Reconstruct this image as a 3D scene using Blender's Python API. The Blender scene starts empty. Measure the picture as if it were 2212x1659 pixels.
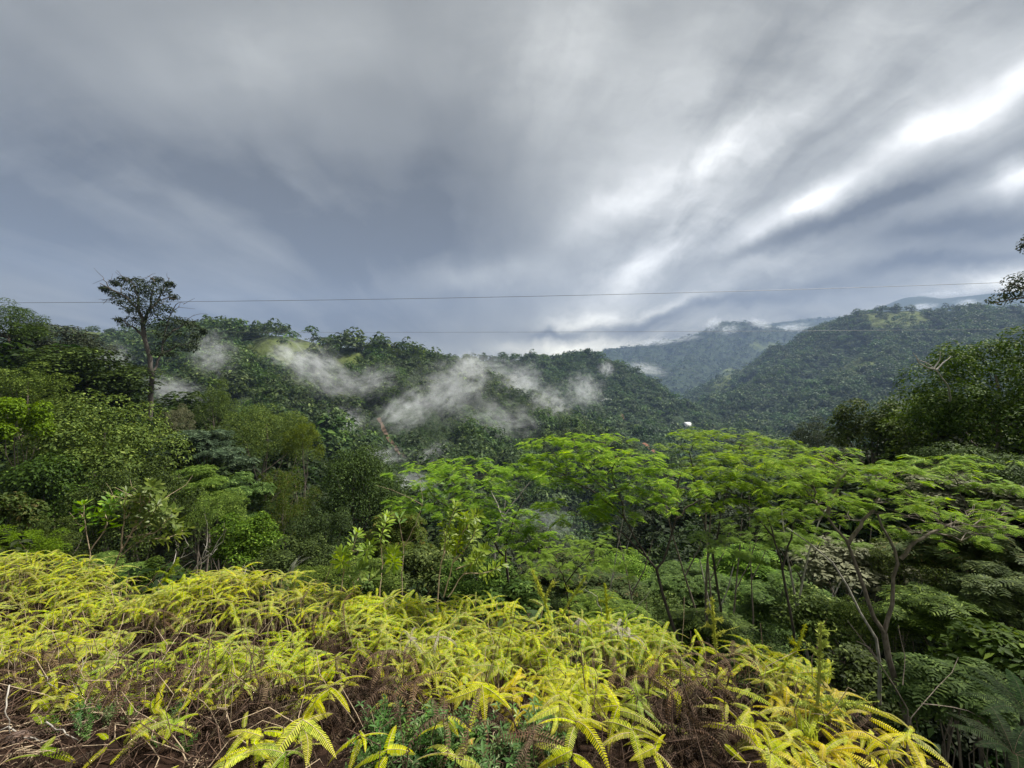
import bpy, math, random
import numpy as np
from mathutils import Vector, Matrix

R = math.radians
rng = np.random.default_rng(11)
sc = bpy.context.scene
COL = sc.collection

# ------------------------------------------------------------------ camera
F = 929.0                      # focal length in units of the picture grid used below (2212 x 1659)
CX, CY = 1106.0, 829.5
cam_d = bpy.data.cameras.new("camera")
cam = bpy.data.objects.new("camera", cam_d)
COL.objects.link(cam)
cam.location = (0, 0, 0)
cam.rotation_euler = (R(90), 0, 0)
cam_d.sensor_width = 36.0
cam_d.lens = 36.0 * F / 2212.0
cam_d.clip_start = 0.05
cam_d.clip_end = 40000
sc.camera = cam

# ------------------------------------------------------------------ node helpers
def N(t, typ, ins=None, **props):
    n = t.nodes.new(typ)
    for k, v in props.items():
        setattr(n, k, v)
    if ins:
        for k, v in ins.items():
            if isinstance(v, bpy.types.NodeSocket):
                t.links.new(v, n.inputs[k])
            else:
                n.inputs[k].default_value = v
    return n

def M(t, op, a, b=0.0, c=0.0, clamp=False):
    n = t.nodes.new('ShaderNodeMath'); n.operation = op; n.use_clamp = clamp
    for i, v in enumerate((a, b, c)):
        if isinstance(v, bpy.types.NodeSocket):
            t.links.new(v, n.inputs[i])
        else:
            n.inputs[i].default_value = v
    return n.outputs[0]

def mixc(t, f, a, b):
    n = t.nodes.new('ShaderNodeMix'); n.data_type = 'RGBA'
    for k, v in ((0, f), (6, a), (7, b)):
        if isinstance(v, bpy.types.NodeSocket):
            t.links.new(v, n.inputs[k])
        else:
            n.inputs[k].default_value = v if k == 0 else (tuple(v) + (1.0,))[:4]
    return n.outputs[2]

def smooth(t, x, lo, hi):
    n = N(t, 'ShaderNodeMapRange', {0: x, 1: lo, 2: hi, 3: 0.0, 4: 1.0}, interpolation_type='SMOOTHSTEP')
    return n.outputs[0]

# ------------------------------------------------------------------ sky, sun
SUN_EL, SUN_AZ = R(57), R(66)       # azimuth measured clockwise from +Y (the view direction)
world = bpy.data.worlds.new("World")
sc.world = world
world.use_nodes = True
wt = world.node_tree
wt.nodes.clear()
geo = N(wt, 'ShaderNodeTexCoord')
D = geo.outputs['Generated']
sep = N(wt, 'ShaderNodeSeparateXYZ', {0: D})
dx, dy, dz = sep.outputs
ady = M(wt, 'MAXIMUM', M(wt, 'ABSOLUTE', dy), 0.04)
wn = N(wt, 'ShaderNodeTexNoise', {'Vector': D, 'Scale': 5.0, 'Detail': 6.0, 'Roughness': 0.6})
wsep = N(wt, 'ShaderNodeSeparateColor', {0: wn.outputs['Color']})
U = M(wt, 'ADD', M(wt, 'DIVIDE', dx, ady), M(wt, 'MULTIPLY', M(wt, 'SUBTRACT', wsep.outputs[0], 0.5), 0.17))
V = M(wt, 'ADD', M(wt, 'DIVIDE', dz, ady), M(wt, 'MULTIPLY', M(wt, 'SUBTRACT', wsep.outputs[1], 0.5), 0.15))
# cloud sheet seen in perspective: streaks run away towards the horizon
zz = M(wt, 'ADD', M(wt, 'MAXIMUM', dz, 0.0), 0.10)
pxs = M(wt, 'DIVIDE', dx, zz)
pys = M(wt, 'DIVIDE', dy, zz)
comb = N(wt, 'ShaderNodeCombineXYZ', {0: M(wt, 'MULTIPLY', pxs, 1.5), 1: M(wt, 'MULTIPLY', pys, 0.36), 2: 1.7})
st = N(wt, 'ShaderNodeTexNoise', {'Vector': comb.outputs[0], 'Scale': 1.0, 'Detail': 6.0, 'Roughness': 0.5, 'Distortion': 0.5})
comb2 = N(wt, 'ShaderNodeCombineXYZ', {0: M(wt, 'MULTIPLY', pxs, 0.55), 1: M(wt, 'MULTIPLY', pys, 0.22), 2: 5.1})
st2 = N(wt, 'ShaderNodeTexNoise', {'Vector': comb2.outputs[0], 'Scale': 1.0, 'Detail': 3.0, 'Roughness': 0.5, 'Distortion': 0.3})
# (px, py, half length, half width, angle, amount)
BLOBS = [
    (1560, 420, 420, 150, 28, 0.16), (1900, 200, 420, 160, 26, 0.10), (60, 150, 260, 200, 80, -0.05), (980, 420, 240, 120, 20, -0.06), (500, 560, 500, 80, 0, -0.05),
    (560, 130, 260, 110, 10, 0.14), (1190, 40, 230, 170, 55, 0.20), (1640, 120, 420, 170, 28, 0.20), (2100, 60, 300, 120, 25, 0.14),
    (100, 420, 480, 170, 5, -0.10), (640, 420, 420, 130, -12, -0.10), (900, 560, 300, 70, 5, -0.05), (1000, 250, 170, 70, 60, -0.05),
    (230, 690, 420, 70, 0, -0.05), (640, 690, 420, 60, 0, -0.09), (1000, 700, 300, 60, 0, -0.05), (820, 190, 60, 170, 80, -0.04),
    (1480, 380, 210, 44, 27, 0.46), (1560, 330, 120, 26, 30, 0.24), (1430, 540, 150, 32, 30, 0.36), (1480, 470, 120, 40, 30, 0.16), (1750, 432, 100, 26, 24, 0.40), (1640, 480, 160, 40, 25, 0.12),
    (2130, 220, 230, 44, 27, 0.46), (2000, 275, 120, 24, 25, 0.25), (2205, 385, 80, 44, 10, 0.6), (2190, 608, 110, 26, 6, 0.60),
    (1060, 605, 130, 30, 4, 0.16), (1270, 690, 90, 22, 8, 0.40), (1290, 745, 110, 22, 6, 0.42), (1420, 665, 110, 14, 10, 0.34), (1200, 740, 120, 16, 4, 0.20),
    (1430, 670, 180, 40, 8, 0.14), (1560, 600, 200, 26, 14, 0.10),
    (1700, 525, 360, 30, 22, -0.20), (2040, 400, 200, 30, 18, -0.14), (2090, 500, 200, 30, 4, -0.20), (1300, 500, 130, 40, 50, -0.06), (1880, 330, 260, 36, 24, -0.10),
    (1215, 709, 62, 13, 2, -0.34), (1360, 692, 90, 11, 8, -0.30), (1500, 660, 110, 14, 6, -0.20), (1680, 640, 240, 26, 8, -0.12), (1840, 600, 260, 20, 8, -0.06),
    (2080, 560, 200, 16, 4, -0.16), (1900, 655, 160, 30, 4, -0.02), (1350, 610, 220, 22, 8, -0.05),
]
acc = None
for (bx, by, la, lb, ang, amp) in BLOBS:
    a = R(ang)
    du = M(wt, 'SUBTRACT', U, (bx - CX) / F)
    dv = M(wt, 'SUBTRACT', V, (CY - by) / F)
    ca, sa, A, B = math.cos(a), math.sin(a), la / F, lb / F
    e1 = M(wt, 'MULTIPLY_ADD', du, ca / A, M(wt, 'MULTIPLY', dv, sa / A))
    e2 = M(wt, 'MULTIPLY_ADD', du, -sa / B, M(wt, 'MULTIPLY', dv, ca / B))
    r2 = M(wt, 'MULTIPLY_ADD', e1, e1, M(wt, 'MULTIPLY', e2, e2))
    g = M(wt, 'MULTIPLY', M(wt, 'POWER', 2.718, M(wt, 'MULTIPLY', r2, -0.9)), amp)
    acc = g if acc is None else M(wt, 'ADD', acc, g)
front = smooth(wt, dy, -0.15, 0.1)
acc = M(wt, 'MULTIPLY', acc, front)
ACC0 = acc
streak = M(wt, 'ADD', M(wt, 'MULTIPLY', M(wt, 'SUBTRACT', st.outputs[0], 0.5), 1.1), M(wt, 'MULTIPLY', M(wt, 'SUBTRACT', st2.outputs[0], 0.5), 0.7))
comb3 = N(wt, 'ShaderNodeCombineXYZ', {0: M(wt, 'MULTIPLY', U, 3.2), 1: M(wt, 'MULTIPLY', V, 8.0), 2: 2.3})
st3 = N(wt, 'ShaderNodeTexNoise', {'Vector': comb3.outputs[0], 'Scale': 1.3, 'Detail': 6.0, 'Roughness': 0.6, 'Distortion': 0.4})
low = smooth(wt, V, 0.48, 0.10)
comb4 = N(wt, 'ShaderNodeCombineXYZ', {0: M(wt, 'MULTIPLY', U, 1.0), 1: M(wt, 'MULTIPLY', V, 1.7), 2: 8.3})
st4 = N(wt, 'ShaderNodeTexNoise', {'Vector': comb4.outputs[0], 'Scale': 3.6, 'Detail': 7.0, 'Roughness': 0.58, 'Distortion': 0.25})
streak = M(wt, 'ADD', streak, M(wt, 'MULTIPLY', M(wt, 'SUBTRACT', st4.outputs[0], 0.5), M(wt, 'MULTIPLY_ADD', smooth(wt, U, -0.6, 0.6), 0.18, 0.22)))
streak = M(wt, 'ADD', streak, M(wt, 'MULTIPLY', M(wt, 'MULTIPLY', M(wt, 'SUBTRACT', st3.outputs[0], 0.5), low), M(wt, 'MULTIPLY_ADD', smooth(wt, U, -0.3, 0.6), 1.5, 0.25)))
right = smooth(wt, U, -0.5, 1.0)
amp_s = M(wt, 'MULTIPLY_ADD', right, 0.7, 0.5)
comb5 = N(wt, 'ShaderNodeCombineXYZ', {0: M(wt, 'MULTIPLY', M(wt, 'ADD', pxs, M(wt, 'MULTIPLY', wsep.outputs[0], 0.28)), 2.3), 1: M(wt, 'MULTIPLY', M(wt, 'ADD', pys, M(wt, 'MULTIPLY', wsep.outputs[1], 0.5)), 0.6), 2: 4.4})
st5 = N(wt, 'ShaderNodeTexNoise', {'Vector': comb5.outputs[0], 'Scale': 1.0, 'Detail': 5.0, 'Roughness': 0.55, 'Distortion': 0.35})
streak = M(wt, 'ADD', streak, M(wt, 'MULTIPLY', M(wt, 'SUBTRACT', st5.outputs[0], 0.5), M(wt, 'MULTIPLY_ADD', smooth(wt, U, -0.6, 0.4), 0.45, 0.15)))
rag = M(wt, 'MULTIPLY_ADD', M(wt, 'SUBTRACT', M(wt, 'ADD', st5.outputs[0], M(wt, 'MULTIPLY_ADD', st3.outputs[0], 0.5, 0.25)), 1.0), 2.3, 1.0)
acc = M(wt, 'MULTIPLY', acc, M(wt, 'MAXIMUM', M(wt, 'MINIMUM', rag, 1.7), 0.25))
L = M(wt, 'ADD', 0.240, acc)
L = M(wt, 'ADD', L, M(wt, 'MULTIPLY', M(wt, 'MULTIPLY', streak, amp_s), M(wt, 'MULTIPLY_ADD', L, 0.8, 0.10)))
L = M(wt, 'ADD', L, M(wt, 'MULTIPLY', right, 0.05))
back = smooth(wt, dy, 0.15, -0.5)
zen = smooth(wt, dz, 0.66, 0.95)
L = M(wt, 'ADD', L, M(wt, 'MULTIPLY', M(wt, 'MAXIMUM', back, zen), 0.16))  # extra sky glow added overhead and behind the viewpoint, unseen, to light the foreground
L = M(wt, 'MAXIMUM', L, 0.09)
hue = smooth(wt, L, 0.15, 0.75)
ccol = mixc(wt, hue, (0.995, 1.008, 0.945), (1.0, 1.0, 0.965))
lowm = smooth(wt, dz, 0.30, 0.02)
ccol = mixc(wt, M(wt, 'MULTIPLY', lowm, 0.75), ccol, (1.12, 1.04, 0.77))
vm = N(wt, 'ShaderNodeVectorMath', {0: ccol}, operation='SCALE')
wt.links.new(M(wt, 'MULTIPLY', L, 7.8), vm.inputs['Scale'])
sky = N(wt, 'ShaderNodeTexSky')
sky.sky_type = 'NISHITA'
sky.sun_disc = False
sky.sun_elevation = SUN_EL
sky.sun_rotation = SUN_AZ
skymix = mixc(wt, 0.97, sky.outputs[0], vm.outputs[0])
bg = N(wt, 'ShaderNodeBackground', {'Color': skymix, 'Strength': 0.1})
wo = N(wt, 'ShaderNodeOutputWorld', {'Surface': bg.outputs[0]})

sun_d = bpy.data.lights.new("sun", 'SUN')
sun_d.energy = 5.0
sun_d.angle = R(5)
sun_d.color = (1.0, 0.95, 0.86)
sun = bpy.data.objects.new("sun", sun_d)
COL.objects.link(sun)
to_sun = Vector((math.sin(SUN_AZ) * math.cos(SUN_EL), math.cos(SUN_AZ) * math.cos(SUN_EL), math.sin(SUN_EL)))
sun.rotation_euler = to_sun.to_track_quat('Z', 'Y').to_euler()

sc.view_settings.view_transform = 'Standard'
sc.view_settings.look = 'None'
sc.view_settings.gamma = 1.0
sc.view_settings.exposure = 0.9
sc.render.engine = 'CYCLES'
sc.cycles.max_bounces = 5
sc.cycles.diffuse_bounces = 2
sc.cycles.glossy_bounces = 2
sc.cycles.transmission_bounces = 2
sc.cycles.transparent_max_bounces = 8
sc.cycles.volume_bounces = 2
sc.cycles.volume_max_steps = 1024
sc.cycles.volume_step_rate = 0.3
sc.cycles.use_denoising = True

# ------------------------------------------------------------------ basic helpers
def at(px, py, Y):
    return np.array([(px - CX) / F * Y, Y, (CY - py) / F * Y])

def tag(o, label=None, cat=None, group=None, kind=None):
    if label: o['label'] = label
    if cat: o['category'] = cat
    if group: o['group'] = group
    if kind: o['kind'] = kind
    return o

def empty(name, loc):
    o = bpy.data.objects.new(name, None)
    o.empty_display_size = 0.1
    o.location = loc
    COL.objects.link(o)
    return o

def link(name, me, parent=None, loc=None):
    o = bpy.data.objects.new(name, me)
    COL.objects.link(o)
    if parent is not None: o.parent = parent
    if loc is not None: o.location = loc
    return o

def mesh(name, V, Fs, mats, midx=None, smooth_=False, attrs=None):
    """V (n,3); Fs: list of (m,k) int arrays; midx: list of material indices per array"""
    me = bpy.data.meshes.new(name)
    V = np.asarray(V, np.float32)
    Fs = [np.asarray(f, np.int32) for f in Fs if len(f)]
    me.vertices.add(len(V)); me.vertices.foreach_set("co", V.ravel())
    nl = sum(f.size for f in Fs); npoly = sum(len(f) for f in Fs)
    me.loops.add(nl); me.loops.foreach_set("vertex_index", np.concatenate([f.ravel() for f in Fs]))
    tot = np.concatenate([np.full(len(f), f.shape[1], np.int32) for f in Fs])
    start = np.concatenate([[0], np.cumsum(tot)[:-1]]).astype(np.int32)
    me.polygons.add(npoly); me.polygons.foreach_set("loop_start", start)
    if midx is not None:
        me.polygons.foreach_set("material_index", np.concatenate([np.full(len(f), i, np.int32) for f, i in zip(Fs, midx)]))
    me.update(calc_edges=True)
    if smooth_:
        me.polygons.foreach_set("use_smooth", np.ones(npoly, bool))
    for k, a in (attrs or {}).items():
        at_ = me.attributes.new(k, 'FLOAT', 'POINT')
        at_.data.foreach_set("value", np.asarray(a, np.float32))
    for m in (mats if isinstance(mats, (list, tuple)) else [mats]):
        me.materials.append(m)
    return me

def nrm(a):
    return a / np.maximum(np.linalg.norm(a, axis=-1, keepdims=True), 1e-9)

def inst(tv, tf, pos, X, Yv, Z, s):
    """N copies of a template (verts tv, faces tf) in the frames X, Y, Z at pos, scaled s"""
    n, k = len(pos), len(tv)
    s = np.asarray(s)
    s = s[:, None, None] if s.ndim == 1 else s[:, None, :]
    t = tv[None] * s
    W = pos[:, None] + t[..., 0:1] * X[:, None] + t[..., 1:2] * Yv[:, None] + t[..., 2:3] * Z[:, None]
    Fo = (tf[None] + (np.arange(n) * k)[:, None, None]).reshape(-1, tf.shape[1])
    return W.reshape(-1, 3), Fo

class MB:
    def __init__(s): s.V, s.F, s.i, s.n, s.A = [], [], [], 0, []
    def add(s, V, Fq, mi=0, a=0.0):
        s.V.append(V); s.F.append(Fq + s.n); s.i.append(mi); s.n += len(V)
        s.A.append(np.broadcast_to(np.asarray(a, float), (len(V),)))
    def mesh(s, name, mats, smooth_=False, attr=None):
        return mesh(name, np.concatenate(s.V), s.F, mats, s.i, smooth_, {attr: np.concatenate(s.A)} if attr else None)

def tube(pts, rad, sides=6):
    pts = np.asarray(pts, float); n = len(pts)
    rad = np.broadcast_to(np.asarray(rad, float), (n,))
    tan = nrm(np.gradient(pts, axis=0))
    ref = np.where(np.abs(tan[:, 2:3]) > 0.9, np.array([[1.0, 0, 0]]), np.array([[0, 0, 1.0]]))
    a = nrm(np.cross(tan, ref)); b = np.cross(tan, a)
    for i in range(1, n):
        if np.dot(a[i], a[i - 1]) < 0: a[i] *= -1; b[i] *= -1
    th = np.arange(sides) * 2 * math.pi / sides
    V = pts[:, None] + rad[:, None, None] * (np.cos(th)[None, :, None] * a[:, None] + np.sin(th)[None, :, None] * b[:, None])
    i, j = np.meshgrid(np.arange(n - 1), np.arange(sides), indexing='ij')
    j2 = (j + 1) % sides
    Fq = np.stack([i * sides + j, i * sides + j2, (i + 1) * sides + j2, (i + 1) * sides + j], -1).reshape(-1, 4)
    return V.reshape(-1, 3), Fq

def curve(a, b, sag=0.0, n=6, wob=0.0, rise=None):
    """points from a to b; rise lifts/drops the middle (z), wob makes it crooked"""
    a, b = np.asarray(a, float), np.asarray(b, float)
    t = np.linspace(0, 1, n)[:, None]
    p = a + (b - a) * t
    p[:, 2] += (4 * t * (1 - t))[:, 0] * sag
    if wob:
        L_ = np.linalg.norm(b - a)
        p[1:-1] += rng.normal(0, wob * L_, (n - 2, 3))
    return p

def resamp(pts, n):
    pts = np.asarray(pts, float)
    d = np.concatenate([[0], np.cumsum(np.linalg.norm(np.diff(pts, axis=0), axis=1))])
    t = np.linspace(0, d[-1], n)
    return np.stack([np.interp(t, d, pts[:, k]) for k in range(3)], 1)

# numpy value noise
def _h(ix, iy, seed):
    with np.errstate(over='ignore'):
        v = (ix.astype(np.int64) * 374761393 + iy.astype(np.int64) * 668265263 + seed * 974711) & 0xffffffff
        v = ((v ^ (v >> 13)) * 1274126177) & 0xffffffff
        v = v ^ (v >> 16)
    return (v & 0xffff) / 65535.0

def vnoise(x, y, seed=0):
    ix, iy = np.floor(x), np.floor(y)
    fx, fy = x - ix, y - iy
    fx, fy = fx * fx * (3 - 2 * fx), fy * fy * (3 - 2 * fy)
    a, b = _h(ix, iy, seed), _h(ix + 1, iy, seed)
    c, d = _h(ix, iy + 1, seed), _h(ix + 1, iy + 1, seed)
    return (a + (b - a) * fx) * (1 - fy) + (c + (d - c) * fx) * fy

def fbm(x, y, oct_=4, seed=0):
    s, amp, tot = 0, 1.0, 0
    for o in range(oct_):
        s = s + amp * (vnoise(x * 2 ** o + 17.3 * o, y * 2 ** o + 9.1 * o, seed + o) - 0.5)
        tot += amp; amp *= 0.5
    return s / tot * 2          # about -1..1

# ------------------------------------------------------------------ materials
def newmat(name):
    m = bpy.data.materials.new(name); m.use_nodes = True
    t = m.node_tree; t.nodes.clear()
    out = N(t, 'ShaderNodeOutputMaterial')
    return m, t, out

def leaf_mat(name, c1, c2, trans=0.24, rough=0.62, spec=0.12, tint=False, c3=None, var=1.0, tip=None):
    m, t, out = newmat(name)
    g = N(t, 'ShaderNodeNewGeometry')
    if tint:
        ob = N(t, 'ShaderNodeAttribute', attribute_name='tint').outputs['Fac']
    else:
        ob = N(t, 'ShaderNodeObjectInfo').outputs['Random']
    col = mixc(t, g.outputs['Random Per Island'], c1, c2)
    if c3 is not None:
        f = smooth(t, g.outputs['Random Per Island'], 0.86, 0.93)
        col = mixc(t, f, col, c3)
    if tip is not None:
        al = N(t, 'ShaderNodeAttribute', attribute_name='along').outputs['Fac']
        col = mixc(t, M(t, 'MULTIPLY', M(t, 'POWER', al, 2.0), M(t, 'MULTIPLY_ADD', ob, 0.9, 0.1)), col, tip)
    hs = N(t, 'ShaderNodeHueSaturation', {'Hue': M(t, 'MULTIPLY_ADD', ob, 0.044 * var, 0.503 - 0.022 * var), 'Saturation': M(t, 'MULTIPLY_ADD', M(t, 'FRACT', M(t, 'MULTIPLY', ob, 7.31)), 0.3 * var, 1 - 0.15 * var),
                                          'Value': M(t, 'MULTIPLY_ADD', M(t, 'FRACT', M(t, 'MULTIPLY', ob, 3.77)), 0.62 * var, 1 - 0.30 * var), 'Color': col})
    p = N(t, 'ShaderNodeBsdfPrincipled', {'Base Color': hs.outputs[0], 'Roughness': rough, 'Specular IOR Level': spec})
    tc = N(t, 'ShaderNodeHueSaturation', {'Hue': 0.49, 'Saturation': 1.1, 'Value': 1.25, 'Color': hs.outputs[0]})
    tr = N(t, 'ShaderNodeBsdfTranslucent', {'Color': tc.outputs[0]})
    mx = N(t, 'ShaderNodeMixShader', {0: trans, 1: p.outputs[0], 2: tr.outputs[0]})
    t.links.new(mx.outputs[0], out.inputs[0])
    return m

def bark_mat(name, c1, c2, scale=6.0):
    m, t, out = newmat(name)
    tc = N(t, 'ShaderNodeTexCoord')
    mp = N(t, 'ShaderNodeMapping', {'Vector': tc.outputs['Object'], 'Scale': (scale, scale, scale * 0.3)})
    nz = N(t, 'ShaderNodeTexNoise', {'Vector': mp.outputs[0], 'Scale': 3.0, 'Detail': 5.0, 'Roughness': 0.65})
    f = smooth(t, nz.outputs[0], 0.35, 0.65)
    col = mixc(t, f, c1, c2)
    bp = N(t, 'ShaderNodeBump', {'Strength': 0.5, 'Distance': 0.02, 'Height': nz.outputs[0]})
    p = N(t, 'ShaderNodeBsdfPrincipled', {'Base Color': col, 'Roughness': 0.85, 'Normal': bp.outputs[0]})
    t.links.new(p.outputs[0], out.inputs[0])
    return m

def ground_mat(name, c1, c2, c3, scale, bump=0.3, bdist=0.05, meadow=None):
    m, t, out = newmat(name)
    tc = N(t, 'ShaderNodeTexCoord')
    n1 = N(t, 'ShaderNodeTexNoise', {'Vector': tc.outputs['Object'], 'Scale': scale, 'Detail': 6.0, 'Roughness': 0.65})
    n2 = N(t, 'ShaderNodeTexNoise', {'Vector': tc.outputs['Object'], 'Scale': scale * 0.13, 'Detail': 4.0})
    col = mixc(t, smooth(t, n1.outputs[0], 0.35, 0.65), c1, c2)
    col = mixc(t, smooth(t, n2.outputs[0], 0.45, 0.65), col, c3)
    if meadow is not None:
        a = N(t, 'ShaderNodeAttribute', attribute_name='meadow').outputs['Fac']
        mc = mixc(t, smooth(t, n1.outputs[0], 0.3, 0.7), meadow, tuple(v * 0.5 for v in meadow)); a = M(t, 'MULTIPLY', a, smooth(t, n2.outputs[0], 0.25, 0.55))
        col = mixc(t, a, col, mc)
    bp = N(t, 'ShaderNodeBump', {'Strength': bump, 'Distance': bdist, 'Height': n1.outputs[0]})
    p = N(t, 'ShaderNodeBsdfPrincipled', {'Base Color': col, 'Roughness': 0.95, 'Specular IOR Level': 0.1, 'Normal': bp.outputs[0]})
    t.links.new(p.outputs[0], out.inputs[0])
    return m

BARK_D = bark_mat("bark_dark", (0.035, 0.027, 0.020), (0.085, 0.068, 0.052))
BARK_M = bark_mat("bark_brown", (0.09, 0.070, 0.052), (0.20, 0.165, 0.13))
BARK_P = bark_mat("bark_pale", (0.22, 0.20, 0.17), (0.42, 0.39, 0.34))
STEM = bark_mat("stem_tan", (0.30, 0.22, 0.13), (0.48, 0.38, 0.26), 30)
STEM_D = bark_mat("stem_dark", (0.05, 0.028, 0.018), (0.13, 0.075, 0.045), 30)

# ------------------------------------------------------------------ terrain functions
class Hill:
    def __init__(s, lines, slope, rnd, amp, wl, seed):
        segs = []
        for ln in lines:
            p = np.array([at(*q) for q in ln])
            for a, b in zip(p[:-1], p[1:]): segs.append((a, b))
        s.segs, s.slope, s.rnd, s.amp, s.wl, s.seed = segs, slope, rnd, amp, wl, seed
    def __call__(s, x, y):
        H = np.full(np.shape(x), -1e6); dm = np.full(np.shape(x), 1e9)
        for a, b in s.segs:
            d = b[:2] - a[:2]; l2 = d @ d
            t = np.clip(((x - a[0]) * d[0] + (y - a[1]) * d[1]) / l2, 0, 1)
            dist = np.hypot(x - a[0] - t * d[0], y - a[1] - t * d[1])
            h = a[2] + t * (b[2] - a[2]) - s.slope * (np.sqrt(dist ** 2 + s.rnd ** 2) - s.rnd)
            H = np.maximum(H, h); dm = np.minimum(dm, dist)
        w = np.clip(dm / (s.wl * 0.8), 0.16, 1)
        n = fbm(x / s.wl, y / s.wl, 5, s.seed)
        rd = 1 - 2 * np.abs(fbm(x / s.wl * 1.3 + 5, y / s.wl * 1.3, 3, s.seed + 40))
        return H + s.amp * w * (n * 0.8 + (rd - 0.55) * 0.6)

H_MID = Hill([
    [(-400, 640, 1000), (0, 672, 900), (60, 694, 820), (200, 718, 720), (330, 726, 620), (430, 722, 520), (490, 712, 470), (560, 722, 460),
     (620, 726, 455), (690, 747, 440), (760, 752, 430), (860, 768, 460), (940, 786, 520), (1000, 794, 560)],
    [(490, 712, 470), (470, 790, 340), (510, 870, 240), (600, 955, 185)],
    [(740, 750, 435), (830, 850, 330), (900, 960, 250), (950, 1050, 205)],
    [(1000, 794, 560), (1080, 850, 460), (1150, 905, 390), (1250, 965, 320), (1400, 1010, 280), (1500, 1060, 240)],
    [(200, 718, 720), (180, 800, 420), (150, 900, 260)],
], 0.58, 14, 17, 55, 3)
H_RIDGE = Hill([
    [(850, 775, 900), (1000, 780, 950), (1150, 778, 1000), (1225, 775, 1060), (1265, 766, 1100), (1290, 777, 1080), (1337, 822, 1020), (1420, 866, 960), (1465, 902, 930), (1490, 926, 880)],
    [(1150, 778, 1000), (1200, 850, 800), (1290, 910, 640), (1380, 950, 520)],
    [(1290, 777, 1080), (1330, 870, 850), (1400, 930, 700), (1470, 970, 560)],
    [(1000, 780, 950), (1060, 830, 750)],
], 0.58, 18, 26, 100, 7)
H_MTN = Hill([
    [(1788, 712, 1750), (1822, 694, 1650), (1865, 680, 1600), (1918, 673, 1600), (1966, 675, 1600), (2038, 673, 1550), (2110, 669, 1500), (2300, 668, 1400), (2700, 640, 1300)],
    [(1822, 694, 1650), (1745, 764, 1450), (1660, 826, 1250), (1575, 882, 1080), (1520, 922, 960)],
    [(1966, 670, 1600), (1900, 780, 1150), (1800, 870, 900), (1690, 945, 740)],
    [(2110, 664, 1500), (2080, 760, 1100), (1990, 850, 800), (1900, 940, 600)],
    [(2300, 664, 1400), (2350, 760, 1000), (2300, 880, 700)],
], 0.64, 35, 62, 150, 11)
H_SPUR = Hill([
    [(1950, 685, 2700), (1788, 722, 2500), (1720, 756, 2350), (1650, 782, 2200), (1572, 812, 2000), (1530, 846, 1800), (1490, 880, 1600)],
    [(1650, 782, 2200), (1600, 845, 1800), (1560, 885, 1500)],
], 0.66, 22, 24, 160, 17)
H_FAR = Hill([
    [(900, 790, 4400), (1150, 780, 4200), (1265, 768, 4100), (1327, 754, 4000), (1400, 746, 4000), (1419, 737, 4000), (1515, 723, 4000), (1539, 705, 4000), (1563, 697, 4000),
     (1611, 698, 4000), (1659, 704, 4000), (1692, 714, 4000), (1740, 702, 4400), (1800, 692, 4500), (2000, 682, 4500), (2300, 690, 4300)],
    [(1400, 746, 4000), (1350, 790, 3300), (1330, 830, 2700)],
    [(1563, 697, 4000), (1500, 765, 3400), (1450, 815, 2800)],
    [(1659, 704, 4000), (1600, 764, 3300), (1530, 830, 2700)],
    [(1265, 768, 4100), (1240, 800, 3500), (1210, 830, 3000)], [(1515, 723, 4000), (1440, 775, 3500), (1400, 830, 2900)], [(1740, 702, 4400), (1700, 760, 3700), (1640, 800, 3200)], [(1327, 754, 4000), (1300, 790, 3200), (1280, 815, 2700)], [(1419, 737, 4000), (1395, 775, 3500), (1370, 815, 3000)],
], 0.66, 25, 120, 330, 23)
H_BACK = Hill([[(1300, 800, 5600), (1500, 740, 5600), (1620, 706, 5500), (1700, 694, 5400), (1760, 688, 5400), (1850, 684, 5400), (2000, 690, 5400)]], 0.6, 40, 110, 420, 53)
H_BLUE = Hill([
    [(1750, 720, 5500), (1850, 702, 5400), (1927, 662, 5400), (1961, 644, 5400), (1985, 641, 5400), (2028, 647, 5400), (2139, 634, 5300), (2250, 624, 5300), (2600, 620, 5200)],
], 0.5, 80, 60, 600, 29)

EDGE_X = [-12, -8, -5.3, -3.2, -1.7, -0.4, 0.7, 1.66, 3]
EDGE_Y = [5.2, 4.9, 4.5, 4.1, 3.95, 3.55, 3.25, 2.7, 2.0]
def edge_dist(x, y):
    d1 = y - np.interp(x, EDGE_X, EDGE_Y)
    d2 = x - 1.66
    return np.where((d1 > 0) & (d2 > 0), np.hypot(d1, d2), np.maximum(d1, d2))
H_LEFT = Hill([[(-900, 790, 40), (-200, 830, 55), (60, 850, 62), (230, 950, 72), (420, 1000, 78), (680, 1080, 82), (1000, 1200, 75)]], 0.6, 5, 2.0, 14, 31)
H_RIGHT = Hill([[(2900, 880, 18), (2500, 960, 24), (2200, 1010, 30), (2000, 1060, 36), (1800, 1120, 44), (1500, 1250, 55)]], 0.7, 4, 1.5, 10, 37)
def H_BANK(x, y):
    s = np.clip((y - 1.7) / 1.5, 0, 1); s = s * s * (3 - 2 * s)
    return -1.62 - 0.53 * s + 0.10 * fbm(x * 1.1, y * 1.1, 3, 5) + 0.05 * fbm(x * 5, y * 5, 3, 6)
def H_SLOPE(x, y):
    d = np.maximum(edge_dist(x, y), 0)
    drop = 1.35 * np.minimum(d, 7) + 0.40 * np.maximum(d - 7, 0)
    base = H_BANK(np.clip(x, -12, 3), np.clip(y, -2, 6)) - 0.03 - drop + np.clip(d / 6, 0, 1) * 1.3 * fbm(x / 9, y / 9, 4, 9)
    z = np.maximum(base, H_LEFT(x, y))
    z = np.maximum(z, np.where(x > 0, H_RIGHT(x, y), -1e6))
    return np.where(d > 0, z, base)
FLOOR_Z = -96.0
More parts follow.
